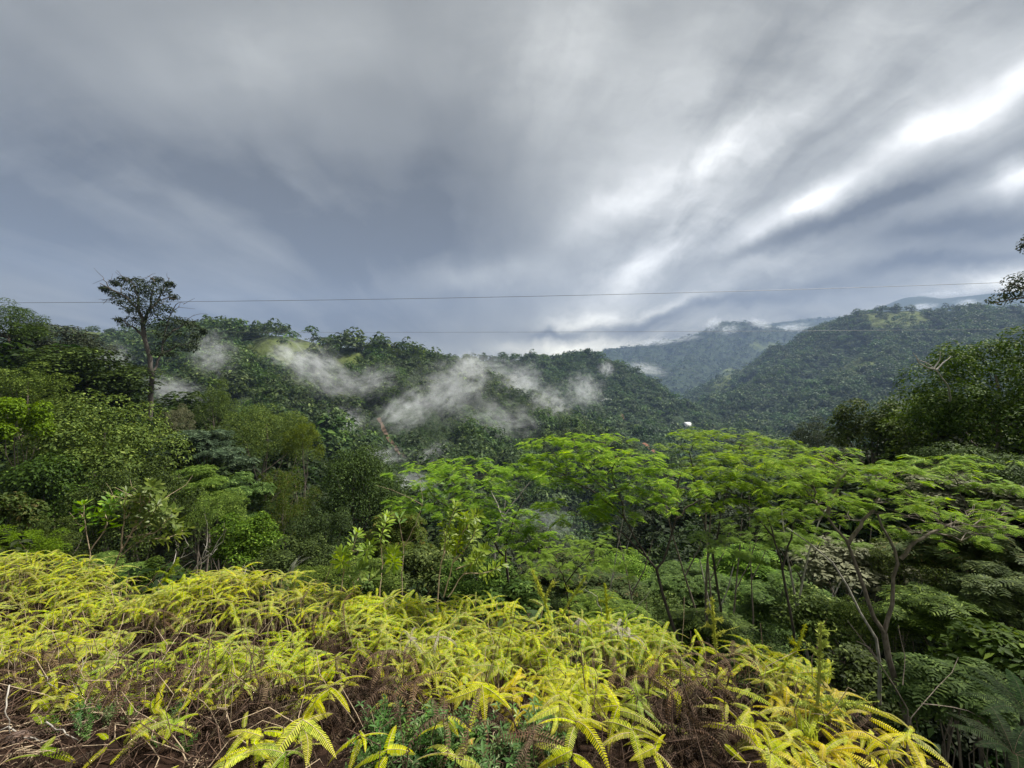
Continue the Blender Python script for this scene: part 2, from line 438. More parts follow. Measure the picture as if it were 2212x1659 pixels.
def H_FLOOR(x, y):
    return FLOOR_Z + 3 * fbm(x / 120, y / 120, 3, 2)
HILLS = {'hillside': H_SLOPE, 'hill': H_MID, 'ridge': H_RIDGE, 'mountain': H_MTN, 'spur': H_SPUR, 'far': H_FAR, 'back': H_BACK, 'blue': H_BLUE, 'floor': H_FLOOR}
def H_ALL(x, y, skip=()):
    x = np.asarray(x, float); y = np.asarray(y, float)
    H = np.full(np.shape(x), -1e6)
    for k, f in HILLS.items():
        if k in skip: continue
        v = f(x, y)
        if k == 'hillside': v = np.where(np.hypot(x, y) > 300, -1e6, v)
        H = np.maximum(H, v)
    return H

RAYR = np.geomspace(6, 9000, 700)
def hit(px, py, start=6.0):
    """where the sight line through a picture point first meets the terrain"""
    r = RAYR[RAYR >= start]
    x = (px - CX) / F * r; z = (CY - py) / F * r
    k = np.argmax(H_ALL(x, r) > z)
    return np.array([x[k], r[k], z[k]])

def pix(P):
    P = np.asarray(P)
    Y = np.maximum(P[..., 1], 0.1)
    return CX + P[..., 0] / Y * F, CY - P[..., 2] / Y * F

def inpoly(px, py, poly):
    c = np.zeros(np.shape(px), bool); n = len(poly)
    for i in range(n):
        x1, y1 = poly[i]; x2, y2 = poly[(i + 1) % n]
        k = ((y1 > py) != (y2 > py)) & (px < (x2 - x1) * (py - y1) / ((y2 - y1) or 1e-9) + x1)
        c ^= k
    return c
# open grassland on the slopes (picture outline of each clearing, and the depth range it lies in)
MEADOWS = [
    ([(1530, 850), (1572, 784), (1612, 775), (1652, 755), (1640, 785), (1590, 815), (1545, 868)], 1000, 3000),
    ([(1610, 742), (1660, 738), (1690, 752), (1640, 760)], 1800, 3800),
    ([(1800, 800), (1855, 772), (1905, 790), (1860, 800), (1830, 830)], 500, 1800),
    ([(1860, 680), (1990, 668), (2010, 700), (1900, 720)], 800, 1800),
    ([(1880, 865), (1960, 850), (2010, 880), (1960, 900)], 400, 1500),
    ([(500, 760), (560, 735), (640, 730), (700, 745), (700, 765), (620, 800), (540, 800)], 250, 600),
    ([(720, 770), (780, 765), (800, 800), (740, 810)], 250, 600),
    ([(60, 685), (200, 712), (330, 722), (330, 740), (180, 740), (60, 720)], 400, 1000),
]
PLANT = [(812, 905), (850, 880), (930, 880), (985, 950), (1010, 1000), (830, 1010), (795, 960)]
def meadow_of(P):
    px, py = pix(P)
    px = px + 12 * fbm(P[..., 0] / 20, P[..., 1] / 20, 3, 51); py = py + 8 * fbm(P[..., 0] / 20, P[..., 1] / 20, 3, 52)
    m = np.zeros(np.shape(px), bool)
    for poly, a, b in MEADOWS:
        m |= inpoly(px, py, poly) & (P[..., 1] > a) & (P[..., 1] < b)
    return m

def polar_sheet(name, f, key, az, rr, mat, margin, smooth_=True):
    A, Rr = np.meshgrid(np.radians(az), rr, indexing='ij')
    x, y = Rr * np.sin(A), Rr * np.cos(A)
    z = f(x, y)
    keep = np.ones_like(z, bool) if margin is None else z > H_ALL(x, y, (key,)) - margin
    na, nr = z.shape
    i, j = np.meshgrid(np.arange(na - 1), np.arange(nr - 1), indexing='ij')
    q = np.stack([i * nr + j, (i + 1) * nr + j, (i + 1) * nr + j + 1, i * nr + j + 1], -1).reshape(-1, 4)
    q = q[keep.ravel()[q].any(1)]
    P = np.stack([x, y, z], -1).reshape(-1, 3)
    used = np.unique(q); remap = np.full(len(P), -1); remap[used] = np.arange(len(used))
    P = P[used]
    me = mesh(name, P, [remap[q]], mat, smooth_=smooth_, attrs={'meadow': meadow_of(P).astype(float)})
    return tag(link(name, me), kind='structure')

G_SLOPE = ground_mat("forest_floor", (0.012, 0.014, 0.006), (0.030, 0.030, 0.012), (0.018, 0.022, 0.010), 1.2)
G_HILL = ground_mat("hill_cover", (0.020, 0.034, 0.014), (0.040, 0.058, 0.022), (0.030, 0.044, 0.018), 0.12, 1.0, 3.0, (0.105, 0.135, 0.036))
G_MTN = ground_mat("mountain_cover", (0.018, 0.034, 0.018), (0.040, 0.060, 0.028), (0.032, 0.046, 0.022), 0.05, 1.0, 8.0, (0.110, 0.140, 0.045))
G_SOIL = ground_mat("bank_soil", (0.012, 0.007, 0.005), (0.040, 0.023, 0.015), (0.022, 0.013, 0.009), 14.0, 1.0, 0.05)

polar_sheet('valley_floor', H_FLOOR, 'floor', np.linspace(-180, 180, 181), np.geomspace(3, 12000, 90) , G_HILL, None)
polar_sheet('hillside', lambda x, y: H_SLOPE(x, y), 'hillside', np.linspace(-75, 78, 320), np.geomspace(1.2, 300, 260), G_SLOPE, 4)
polar_sheet('hill', H_MID, 'hill', np.linspace(-60, 42, 420), np.linspace(120, 1150, 330), G_HILL, 4)
polar_sheet('ridge', H_RIDGE, 'ridge', np.linspace(-25, 40, 300), np.linspace(400, 1500, 260), G_MTN, 6)
polar_sheet('mountain', H_MTN, 'mountain', np.linspace(15, 62, 330), np.linspace(400, 2400, 330), G_MTN, 8)
polar_sheet('mountain_spur', H_SPUR, 'spur', np.linspace(10, 50, 180), np.linspace(1000, 3400, 200), G_MTN, 10)
polar_sheet('far_mountain', H_FAR, 'far', np.linspace(-20, 60, 300), np.linspace(2200, 5400, 220), G_MTN, 15)
polar_sheet('back_mountain', H_BACK, 'back', np.linspace(5, 50, 200), np.linspace(4600, 8600, 140), G_MTN, 20)
polar_sheet('distant_mountain', H_BLUE, 'blue', np.linspace(25, 56, 220), np.linspace(4800, 10000, 160), G_MTN, 20)

# the bank the ferns grow on: a fine sheet of soil
gx, gy = np.meshgrid(np.linspace(-9, 2.6, 330), np.linspace(-1.5, 5.4, 220), indexing='ij')
gz = H_BANK(gx, gy)
dd = edge_dist(gx, gy)
gz = gz - 1.35 * np.maximum(dd, 0) + 0.02 * fbm(gx * 16, gy * 16, 3, 8)
i, j = np.meshgrid(np.arange(329), np.arange(219), indexing='ij')
q = np.stack([i * 220 + j, (i + 1) * 220 + j, (i + 1) * 220 + j + 1, i * 220 + j + 1], -1).reshape(-1, 4)
q = q[(dd.ravel()[q] < 0.5).any(1)]
tag(link('bank', mesh('bank', np.stack([gx, gy, gz], -1).reshape(-1, 3), [q], G_SOIL, smooth_=True)), kind='structure')
# ------------------------------------------------------------------ crowns
LEAF_V = np.array([[0, 0, 0], [0.25, 0.45, 0.07], [0, 1, -0.12], [-0.25, 0.45, 0.07]], float)
LEAF_F = np.array([[0, 1, 2], [0, 2, 3]])
SLIM_V = LEAF_V * np.array([0.62, 1, 1])
def feather(n=6, droop=0.35, w=0.12, l=0.40):
    V, Fq = [], []
    for k in range(n):
        y = 0.15 + 0.8 * k / (n - 1)
        z = -droop * y * y
        ll = l * (0.7 + 0.5 * math.sin(math.pi * (0.15 + 0.75 * k / (n - 1))))
        for sgn in (1, -1):
            b = len(V)
            dxx, dyy = sgn * ll * 0.85, ll * 0.5
            V += [(0, y - w / 2, z), (0, y + w / 2, z), (dxx, y + dyy + w * .35, z - 0.10 * ll), (dxx, y + dyy - w * .35, z - 0.10 * ll)]
            Fq.append((b, b + 1, b + 2, b + 3))
    b = len(V)
    V += [(-0.008, 0, 0), (0.008, 0, 0), (0.006, 1, -droop), (-0.006, 1, -droop)]
    Fq.append((b, b + 1, b + 2, b + 3))
    return np.array(V, float), np.array(Fq)
FEA_V, FEA_F = feather()
FEA2_V, FEA2_F = feather(4, 0.3, 0.16, 0.42)

def rdir(n, up=0.0):
    d = rng.normal(0, 1, (n, 3)); d[:, 2] += up
    return nrm(d)

def leaf_frames(nv, outward, hang=0.25):
    r = rng.normal(0, 1, nv.shape) + outward * 0.8
    r[:, 2] -= hang
    Yv = nrm(r - nv * np.sum(r * nv, 1, keepdims=True))
    return np.cross(Yv, nv), Yv, nv

def crown_mesh(nl, lr, nleaf, leaf, low=-0.45, tv=LEAF_V, tf=LEAF_F, upb=0.9, flat=0.8, fill=0.18):
    """leaf-by-leaf crown of unit width: nl clumps of radius lr spread over a dome, leaves on the upper shell of each clump"""
    d = rdir(nl, 0.25)
    d = d[d[:, 2] > low]
    c = d * 0.5 * rng.uniform(0.55, 1.0, (len(d), 1)) * np.array([1, 1, 0.95])
    c += rng.normal(0, 0.02, c.shape)
    r = lr * rng.uniform(0.6, 1.35, len(c))
    k = rng.choice(len(c), nleaf, p=r ** 2 / np.sum(r ** 2))
    dd_ = rdir(nleaf, 0.55)
    pos = c[k] + dd_ * (r[k] * rng.uniform(0.75, 1.08, nleaf))[:, None] * np.array([1, 1, flat])
    inn = rng.random(nleaf) < fill
    pos[inn] *= rng.uniform(0.3, 0.9, (inn.sum(), 1))
    nv = nrm(dd_ * 0.7 + np.array([0, 0, upb]) + rng.normal(0, 0.42, (nleaf, 3)))
    X, Yv, Z = leaf_frames(nv, dd_)
    return inst(tv, tf, pos - Yv * leaf * 0.4, X, Yv, Z, leaf * rng.uniform(0.65, 1.3, nleaf)), c

PROTO = {}
def proto(kind, lod, var):
    """shared crown geometry; kind: broad, fine, palm-like feathery"""
    key = (kind, lod, var)
    if key in PROTO: return PROTO[key]
    nleaf, leaf, nl = {'h': (19000, 0.0215, 64), 'm': (8500, 0.034, 46), 'l': (3600, 0.055, 34)}[lod]
    if kind == 'broad':
        g, c = crown_mesh(nl, 0.135, nleaf, leaf * 1.15)
    elif kind == 'fine':
        g, c = crown_mesh(int(nl * 1.4), 0.105, int(nleaf * 1.1), leaf * 0.95, tv=SLIM_V)
    elif kind == 'layer':
        g, c = crown_mesh(int(nl * 0.8), 0.16, int(nleaf * 0.28), leaf * 2.6, tv=FEA2_V, tf=FEA2_F, upb=1.8, flat=0.35, fill=0.05)
    elif kind == 'big':
        g, c = crown_mesh(int(nl * 0.7), 0.17, int(nleaf * 0.45), leaf * 1.9, upb=1.0, flat=0.7)
    PROTO[key] = (g, c)
    return PROTO[key]
MESHC = {}
def crown_data(kind, lod, var, mat):
    k = (kind, lod, var, mat.name)
    if k not in MESHC:
        (V, Fq), c = proto(kind, lod, var)
        MESHC[k] = (mesh('crown', V, [Fq], mat), c)
    return MESHC[k]

LM = {
    'mid':   leaf_mat("leaf_mid", (0.033, 0.060, 0.010), (0.105, 0.160, 0.028), c3=(0.18, 0.24, 0.05), var=0.7),
    'dark':  leaf_mat("leaf_dark", (0.020, 0.035, 0.007), (0.066, 0.102, 0.018), c3=(0.12, 0.17, 0.035), var=0.7),
    'blue':  leaf_mat("leaf_blue", (0.034, 0.058, 0.034), (0.075, 0.125, 0.060), c3=(0.15, 0.21, 0.12), var=0.7),
    'lime':  leaf_mat("leaf_lime", (0.068, 0.116, 0.012), (0.20, 0.30, 0.038), trans=0.35, var=0.7),
    'bright':leaf_mat("leaf_bright", (0.044, 0.087, 0.011), (0.135, 0.22, 0.032), c3=(0.26, 0.36, 0.07), var=0.7),
    'olive': leaf_mat("leaf_olive", (0.031, 0.049, 0.009), (0.090, 0.128, 0.022), c3=(0.12, 0.10, 0.03), var=0.7),
    'gold':  leaf_mat("leaf_gold", (0.054, 0.075, 0.011), (0.145, 0.175, 0.028), var=0.7),
    'pale':  leaf_mat("leaf_pale", (0.102, 0.122, 0.058), (0.28, 0.30, 0.16), var=0.7),
    'beige': leaf_mat("leaf_beige", (0.041, 0.058, 0.020), (0.25, 0.24, 0.14), var=0.7),
    'silver':leaf_mat("leaf_silver", (0.170, 0.197, 0.170), (0.55, 0.60, 0.55), var=0.7),
    'grey':  leaf_mat("leaf_grey", (0.022, 0.031, 0.016), (0.064, 0.084, 0.042), var=0.7),
}

def place_tree(name, cat, label, px, ytop, w, h, Y, mat, kind='broad', lod='m', var=0, bark=BARK_M, group=None, branches=7, ground=None):
    """a tree whose crown reaches ytop at px and is w wide; its trunk goes down to the ground there"""
    W, Hh = w * Y / F, h * Y / F
    top = at(px, ytop, Y)
    cc = top - np.array([0, 0, Hh * 0.5])
    gz_ = float(H_ALL(np.array([cc[0]]), np.array([cc[1]]))[0]) if ground is None else ground
    gz_ = min(gz_, cc[2] - Hh * 0.35)
    gz_ = max(gz_, cc[2] - Hh * 0.5 - 26)
    root = empty(name, (cc[0], cc[1], gz_))
    tag(root, label, cat, group)
    me, c = crown_data(kind, lod, var, mat)
    cr = link('crown', me, root, (0, 0, cc[2] - gz_))
    cr.scale = (W, W * rng.uniform(0.85, 1.05), Hh * 1.05)
    cr.rotation_euler = (0, 0, rng.uniform(0, 6.28))
    # trunk with limbs reaching into the crown
    mb = MB()
    top_l = np.array([0, 0, cc[2] - gz_])
    base_r = max(0.02 * W, 0.03)
    tp = curve((0, 0, -0.3), top_l + np.array([0, 0, Hh * 0.25]), n=8, wob=0.012)
    mb.add(*tube(tp, np.linspace(base_r, base_r * 0.35, 8), 7))
    rotm = Matrix.Rotation(cr.rotation_euler.z, 3, 'Z')
    ks = rng.choice(len(c), min(branches, len(c)), replace=False)
    for k in ks:
        e = np.array(rotm @ Vector(c[k] * np.array([W, W, Hh]))) + top_l
        s0 = tp[rng.integers(3, 6)]
        mb.add(*tube(curve(s0, e * 0.92 + s0 * 0.08, sag=-0.03 * W, n=5, wob=0.03), np.linspace(base_r * 0.45, base_r * 0.12, 5), 5))
    link('trunk', mb.mesh('trunk', bark, True), root)
    return root

TREES = [
 # left wall of forest
 (20, 652, 150, 120, 62, 'dark', 'fine', 'm', 0, "dark feathery tree cut by the left edge, rising above the ridge line"),
 (130, 706, 190, 120, 72, 'grey', 'broad', 'm', 1, "grey green tree on the ridge between the left edge and the tall lone tree"),
 (190, 755, 230, 130, 56, 'dark', 'broad', 'm', 0, "wide dark round tree just left of the tall lone tree"),
 (60, 790, 160, 140, 46, 'mid', 'fine', 'm', 1, "mid green tree at the left edge under the dark feathery one"),
 (35, 862, 110, 130, 30, 'lime', 'big', 'm', 0, "yellow green leafy tree with a dark stem at the left edge, halfway down"),
 (225, 862, 300, 290, 36, 'mid', 'broad', 'h', 0, "biggest broad mid green tree of the left forest, light leaf tips"),
 (120, 990, 220, 220, 30, 'dark', 'big', 'h', 1, "very dark tree in the shade below the biggest broad left tree"),
 (385, 878, 66, 80, 46, 'beige', 'fine', 'm', 0, "small beige flowering tree beside the tall lone trunk"),
 (462, 826, 84, 130, 60, 'mid', 'fine', 'm', 2, "narrow vine clad green column of a tree right of the tall lone trunk"),
 (445, 912, 170, 140, 42, 'blue', 'layer', 'm', 0, "bluish green tree with flat leaf layers in the left forest"),
 (575, 872, 180, 170, 52, 'bright', 'fine', 'h', 0, "yellow green fine leaved tree in the middle of the left forest edge"),
 (655, 908, 80, 110, 50, 'gold', 'fine', 'm', 1, "golden yellow tree at the right tip of the left forest"),
 (765, 960, 190, 240, 40, 'dark', 'broad', 'h', 2, "tall dark green tree at the lower right end of the left forest"),
 (832, 1010, 90, 140, 46, 'dark', 'fine', 'm', 2, "slim dark tree beside the white mist pocket in the valley"),
 (420, 1010, 140, 130, 28, 'bright', 'layer', 'h', 1, "palm like tree with drooping feathery layers above the left sapling"),
 (510, 1020, 130, 150, 33, 'mid', 'layer', 'm', 2, "mid green layered tree right of the palm like one"),
 (612, 1010, 140, 220, 35, 'olive', 'fine', 'h', 1, "olive tree hung with brown dead leaves in the left forest"),
 (530, 1112, 150, 140, 18, 'bright', 'broad', 'm', 3, "bright glossy leaved bushy tree behind the fern crest"),
 (470, 1060, 110, 110, 23, 'bright', 'fine', 'm', 3, "light green small leaved tree above the glossy bushy tree"),
 (25, 1060, 90, 110, 14, 'olive', 'big', 'l', 0, "olive yellow leafy bush tree at the left edge above the lime bush"),
 (300, 1000, 200, 260, 24, 'dark', 'broad', 'h', 3, "dark broad tree behind the left sapling of glossy leaves"),
 (700, 1090, 150, 180, 26, 'dark', 'fine', 'm', 3, "dark tree below the tall dark green tree of the left forest"),
 (640, 1170, 170, 120, 17, 'dark', 'broad', 'm', 1, "low dark green tree right behind the arching fern mound"),
 (870, 1085, 140, 190, 26, 'olive', 'layer', 'm', 0, "dull olive tree left of the first flat topped tree"),
 (905, 1180, 150, 120, 19, 'mid', 'big', 'm', 1, "big leaved green tree between the two middle saplings"),
 (800, 1205, 160, 100, 14, 'mid', 'broad', 'm', 2, "round green bush tree behind the middle sapling"),
 (1030, 1210, 170, 110, 14, 'mid', 'broad', 'm', 1, "dense green bush tree behind the tallest middle sapling"),
 # right side
 (2150, 728, 300, 330, 22, 'mid', 'broad', 'h', 1, "tall leafy tree filling the right edge below the mountain"),
 (2010, 855, 230, 190, 26, 'mid', 'big', 'h', 1, "green tree with lighter top left of the tall right edge tree"),
 (1885, 868, 170, 150, 30, 'dark', 'broad', 'm', 0, "dark round tree in the middle of the right hand dark grove"),
 (1765, 908, 130, 130, 35, 'grey', 'fine', 'm', 1, "dark leafy tree at the left end of the right hand dark grove"),
 (2120, 960, 240, 180, 19, 'mid', 'broad', 'h', 2, "leafy tree standing under the tall right edge tree"),
 (2090, 1028, 170, 90, 18, 'pale', 'big', 'm', 0, "pale cream leaved tree among the dark trees at right"),
 (2100, 1150, 240, 150, 13, 'olive', 'layer', 'm', 1, "olive feathery tree under the rightmost flat crown"),
 (2190, 1230, 200, 170, 11, 'mid', 'layer', 'm', 2, "mid green feathery tree cut by the right edge"),
 (2060, 1270, 210, 160, 11, 'mid', 'layer', 'm', 0, "feathery tree right of the right forked trunk"),
 (2190, 1350, 220, 180, 9, 'mid', 'big', 'l', 2, "leafy green bush tree at the lower right edge"),
 (2080, 1430, 190, 160, 8, 'mid', 'layer', 'l', 1, "low feathery tree at the foot of the right forked trunk"),
 (1830, 1165, 200, 120, 16, 'pale', 'big', 'm', 1, "pale whitish leaved tree behind the right forked trunk"),
 (1950, 1170, 170, 120, 15, 'mid', 'fine', 'm', 2, "mid green tree in the fork of the right forked trunk"),
 (1785, 1285, 170, 120, 13, 'bright', 'big', 'm', 3, "bright green leafy bush tree left of the right forked trunk"),
 (1900, 1300, 150, 160, 12, 'mid', 'fine', 'm', 3, "small leaved green tree behind the right fork"),
 # middle slope below the flat topped trees
 (1240, 1215, 220, 130, 22, 'olive', 'layer', 'm', 2, "light olive domed tree below the middle flat topped trees"),
 (1345, 1200, 170, 100, 26, 'bright', 'fine', 'm', 0, "domed tree with a yellow green top behind the middle fork"),
 (1500, 1220, 190, 130, 22, 'mid', 'layer', 'h', 0, "domed feathery tree just right of the middle fork"),
 (1600, 1190, 200, 140, 25, 'bright', 'layer', 'm', 1, "light green feathery tree between the two dark forked trunks"),
 (1690, 1240, 190, 150, 20, 'mid', 'layer', 'h', 1, "feathery green tree left of the pale leaning trunks"),
 (1310, 1310, 230, 150, 16, 'mid', 'layer', 'h', 2, "mid green spreading tree just above the fern crest"),
 (1540, 1330, 220, 150, 15, 'dark', 'layer', 'm', 1, "dark spreading tree right of the middle trunk base"),
 (1170, 1290, 170, 110, 15, 'dark', 'fine', 'm', 2, "dark fine leaved tree above the middle of the fern crest"),
 (1660, 1370, 210, 170, 12, 'dark', 'fine', 'm', 1, "dark leafy tree behind the tall fern spike"),
 (1420, 1290, 180, 150, 19, 'mid', 'fine', 'm', 0, "green tree directly behind the middle dark trunk"),
 (1850, 1420, 200, 170, 10, 'dark', 'big', 'm', 2, "dark bush tree left of the right trunk base"),
 (1420, 1060, 200, 150, 60, 'grey', 'fine', 'm', 0, "grey green tree far down between the flat crowns"),
 (1130, 1150, 190, 150, 40, 'grey', 'broad', 'm', 1, "grey green tree down the slope behind the first flat crown"),
 (1000, 1150, 150, 150, 33, 'dark', 'fine', 'm', 0, "dark tree under the first flat topped crown"),
 (1620, 1110, 220, 140, 40, 'grey', 'broad', 'm', 3, "grey green tree seen through the middle flat crowns"),
 (1790, 1130, 220, 140, 30, 'dark', 'fine', 'm', 3, "dark tree seen under the right flat crowns"),
 (1980, 1060, 220, 140, 24, 'dark', 'layer', 'm', 2, "dark layered tree behind the rightmost flat crowns"),
]
for (px, yt, w, h, Y, m, kind, lod, var, lab) in TREES:
    place_tree('tree', 'tree', lab, px, yt, w, h, Y, LM[m], kind, lod, var)
BUSHES = [
 (35, 1140, 150, 120, 7.0, 'lime', 'fine', 'm', 0, "lime green bush beside the ferns at the left edge"),
 (205, 1190, 160, 110, 9.5, 'bright', 'layer', 'm', 0, "green bush at the foot of the left sapling"),
 (330, 1205, 150, 100, 10, 'dark', 'broad', 'm', 2, "dark bush behind the leaning stems of the left sapling"),
 (700, 1215, 150, 90, 10, 'mid', 'fine', 'm', 3, "small leaved bush behind the striped grass tuft"),
 (1110, 1270, 140, 90, 9, 'mid', 'big', 'l', 1, "leafy bush right of the tallest middle sapling"),
 (100, 1120, 130, 150, 12, 'dark', 'fine', 'm', 1, "dark bush behind the lime green bush"),
]
for (px, yt, w, h, Y, m, kind, lod, var, lab) in BUSHES:
    place_tree('bush', 'bush', lab, px, yt, w, h, Y, LM[m], kind, lod, var, bark=BARK_D, branches=5)

# ------------------------------------------------------------------ clump trees drawn limb by limb
def leafset(clumps, nper, leaf, tv=LEAF_V, tf=LEAF_F, upb=0.7):
    """clumps: list of (centre, radius vector); leaves through each clump's volume"""
    mb = MB()
    for c, r in clumps:
        n = int(nper * rng.uniform(0.7, 1.2))
        d = rdir(n, 0.2)
        pos = c + d * r * (rng.random((n, 1)) ** 0.45)
        nv = nrm(d * 0.6 + np.array([0, 0, upb]) + rng.normal(0, 0.5, (n, 3)))
        X, Yv, Z = leaf_frames(nv, d)
        mb.add(*inst(tv, tf, pos, X, Yv, Z, leaf * rng.uniform(0.6, 1.3, n)))
    return mb

BARK_T = bark_mat('bark_weathered', (0.045, 0.038, 0.032), (0.11, 0.094, 0.08))
# the tall lone tree on the left
TY = 58.0
q_ = TY / F
def tl(px, py, dy_=0.0): return at(px, py, TY + dy_)
base = tl(322, 884); base[2] -= 5.5
root = empty('tall_tree', base)
tag(root, "tall lone tree with a bare trunk and ragged open crown against the sky", 'tree')
mb = MB()
def limb(pts, r0, r1, n=9, sides=7, off=base):
    p = resamp(np.array(pts), n); p[1:-1] += rng.normal(0, 0.05, (n - 2, 3)) * q_ * 20
    mb.add(*tube(p - off, np.linspace(r0, r1, n), sides))
main = [tl(322, 884) - np.array([0, 0, 6]), tl(324, 850), tl(327, 815), tl(325, 780), tl(319, 750), tl(311, 728)]
limb(main, 0.36, 0.24, 12, 9)
limb([tl(326, 818), tl(336, 792, 1), tl(347, 768, 1.5), tl(352, 740, 2)], 0.2, 0.10)
limb([tl(311, 728), tl(296, 712), tl(280, 702, -1), tl(268, 694, -1)], 0.2, 0.06)
limb([tl(311, 728), tl(310, 700), tl(300, 670), tl(282, 650, -1), tl(262, 636, -1.5), tl(236, 622, -2), tl(216, 612, -2)], 0.3, 0.04, 12)
limb([tl(300, 670), tl(296, 640), tl(286, 612), tl(270, 600)], 0.16, 0.03)
limb([tl(310, 700), tl(322, 672, 1), tl(328, 640, 1), tl(332, 608, 1)], 0.24, 0.03)
limb([tl(322, 672, 1), tl(340, 650, 2), tl(352, 625, 2), tl(362, 610, 2)], 0.16, 0.03)
limb([tl(352, 740, 2), tl(372, 715, 2), tl(392, 702, 3), tl(428, 690, 3)], 0.16, 0.03)
limb([tl(352, 740, 2), tl(356, 712, 2), tl(372, 672, 2), tl(388, 662, 2)], 0.14, 0.03)
limb([tl(347, 768, 1.5), tl(370, 752, 2), tl(400, 745, 2.5), tl(420, 735, 2)], 0.14, 0.04)
for (a, b) in [((262, 636), (220, 650)), ((262, 636), (240, 606)), ((236, 622), (222, 598)), ((286, 612), (262, 596)), ((352, 625), (366, 600)), ((340, 650), (376, 640)),
               ((372, 672), (400, 655)), ((268, 694), (254, 690)), ((392, 702), (420, 680)), ((300, 670), (268, 662)), ((332, 608), (318, 596))]:
    pa, pb = tl(*a), tl(*b)
    limb([pa, (pa + pb) / 2 + rng.normal(0, .25, 3), pb], 0.07, 0.02, 6, 5)
    for k in range(3):
        s0 = pa + (pb - pa) * rng.uniform(.3, 1); e = s0 + (pb - pa) * 0.4 + rng.normal(0, .6, 3)
        limb([s0, e], 0.03, 0.015, 3, 4)
link('trunk', mb.mesh('trunk', BARK_T, True), root)
CL = [(284, 622, 26, 14), (300, 606, 22, 10), (318, 622, 24, 14), (336, 614, 18, 12), (352, 628, 20, 14), (270, 640, 22, 12), (296, 645, 28, 16), (322, 648, 30, 18), (345, 655, 22, 16),
      (282, 668, 20, 14), (306, 672, 26, 16), (334, 680, 26, 18), (318, 700, 24, 16), (292, 690, 20, 14), (272, 700, 18, 9), (352, 700, 28, 16), (374, 690, 24, 14), (396, 696, 26, 13),
      (416, 704, 18, 13), (345, 724, 26, 16), (372, 718, 30, 17), (402, 724, 28, 16), (424, 728, 14, 16), (350, 748, 26, 14), (380, 746, 28, 14), (410, 752, 22, 10), (336, 762, 18, 10), (365, 764, 20, 9),
      (298, 655, 24, 14), (325, 635, 26, 14), (310, 630, 24, 12), (330, 668, 26, 14), (296, 616, 22, 10), (420, 744, 14, 14), (244, 634, 16, 9), (226, 624, 12, 7), (250, 612, 14, 8), (366, 614, 13, 8), (374, 642, 16, 9), (256, 652, 18, 9), (362, 668, 18, 9), (268, 604, 16, 7), (342, 604, 14, 7), (440, 716, 8, 8), (258, 690, 12, 6)]
clumps = [(tl(a, b, rng.uniform(-2, 2.5)) - base, np.array([c, c * 1.3, d]) * q_ * 0.76) for a, b, c, d in CL]
link('crown', leafset(clumps, 190, 0.30).mesh('crown', leaf_mat('leaf_tall', (.020, .030, .015), (.044, .058, .026), trans=.15)), root)

# overhanging tree at the right whose branch enters the picture
OY = 12.0
q_ = OY / F * 0.6
base = at(2420, 1100, OY)
base[2] = min(base[2], -3.5)
root = empty('overhanging_tree', base)
tag(root, "dark leafy branch of a tree reaching in from the right edge over the mountain", 'tree')
mb = MB(); o = lambda a, b, d=0.0: at(a, b, OY + d)
limb([base, o(2420, 900), o(2400, 740), o(2390, 560), o(2370, 420)], 0.22, 0.08, 10, 8, base)
limb([o(2400, 740), o(2330, 690), o(2260, 655, -.3), o(2212, 640, -.4), o(2150, 655, -.5)], 0.07, 0.012, 9, 6, base)
limb([o(2260, 655, -.3), o(2220, 628, -.5), o(2180, 610, -.6)], 0.03, 0.01, 6, 5, base)
limb([o(2390, 560), o(2300, 545), o(2235, 532), o(2205, 515)], 0.05, 0.012, 8, 6, base)
link('trunk', mb.mesh('trunk', BARK_D, True), root)
CL = [(2190, 606, 22, 16), (2215, 612, 26, 20), (2180, 632, 24, 14), (2155, 650, 22, 9), (2205, 640, 26, 14), (2240, 628, 30, 22), (2270, 650, 36, 24), (2215, 530, 12, 16), (2240, 520, 24, 26), (2280, 540, 34, 28),
      (2330, 690, 40, 30), (2400, 420, 70, 60), (2340, 470, 60, 50), (2450, 520, 70, 60), (2380, 340, 70, 50), (2450, 650, 60, 50), (2212, 600, 18, 14), (2196, 620, 20, 12)]
clumps = [(o(a, b, rng.uniform(-.4, .4)) - base, np.array([c, c * 1.2, d]) * OY / F) for a, b, c, d in CL]
link('crown', leafset(clumps, 110, 0.085).mesh('crown', LM['grey']), root)

# bare whitish branches standing out of the dark grove at right
BY = 21.0
q_ = BY / F * 0.6
base = at(2052, 866, BY)
root = empty('dead_tree', base)
tag(root, "dead tree with bare whitish branches standing out of the dark right grove", 'dead tree')
mb = MB(); o = lambda a, b, d=0.0: at(a, b, BY + d)
limb([base, o(2048, 838, -1), o(2034, 812, -1.5), o(2018, 798, -1.6), o(1998, 782, -1.7), o(1978, 775, -1.7), o(1972, 762, -1.7)], 0.05, 0.011, 12, 6, base)
limb([o(2018, 798, -1.6), o(2000, 793, -1.7), o(1984, 782, -1.8), o(1978, 768, -1.8)], 0.045, 0.012, 8, 5, base)
limb([o(2022, 800, -1.6), o(2036, 784, -1.5), o(2054, 770, -1.4)], 0.04, 0.012, 7, 5, base)
limb([o(2018, 798, -1.6), o(2030, 778, -1.5), o(2032, 760, -1.5)], 0.03, 0.01, 6, 5, base)
link('trunk', mb.mesh('trunk', BARK_P, True), root)

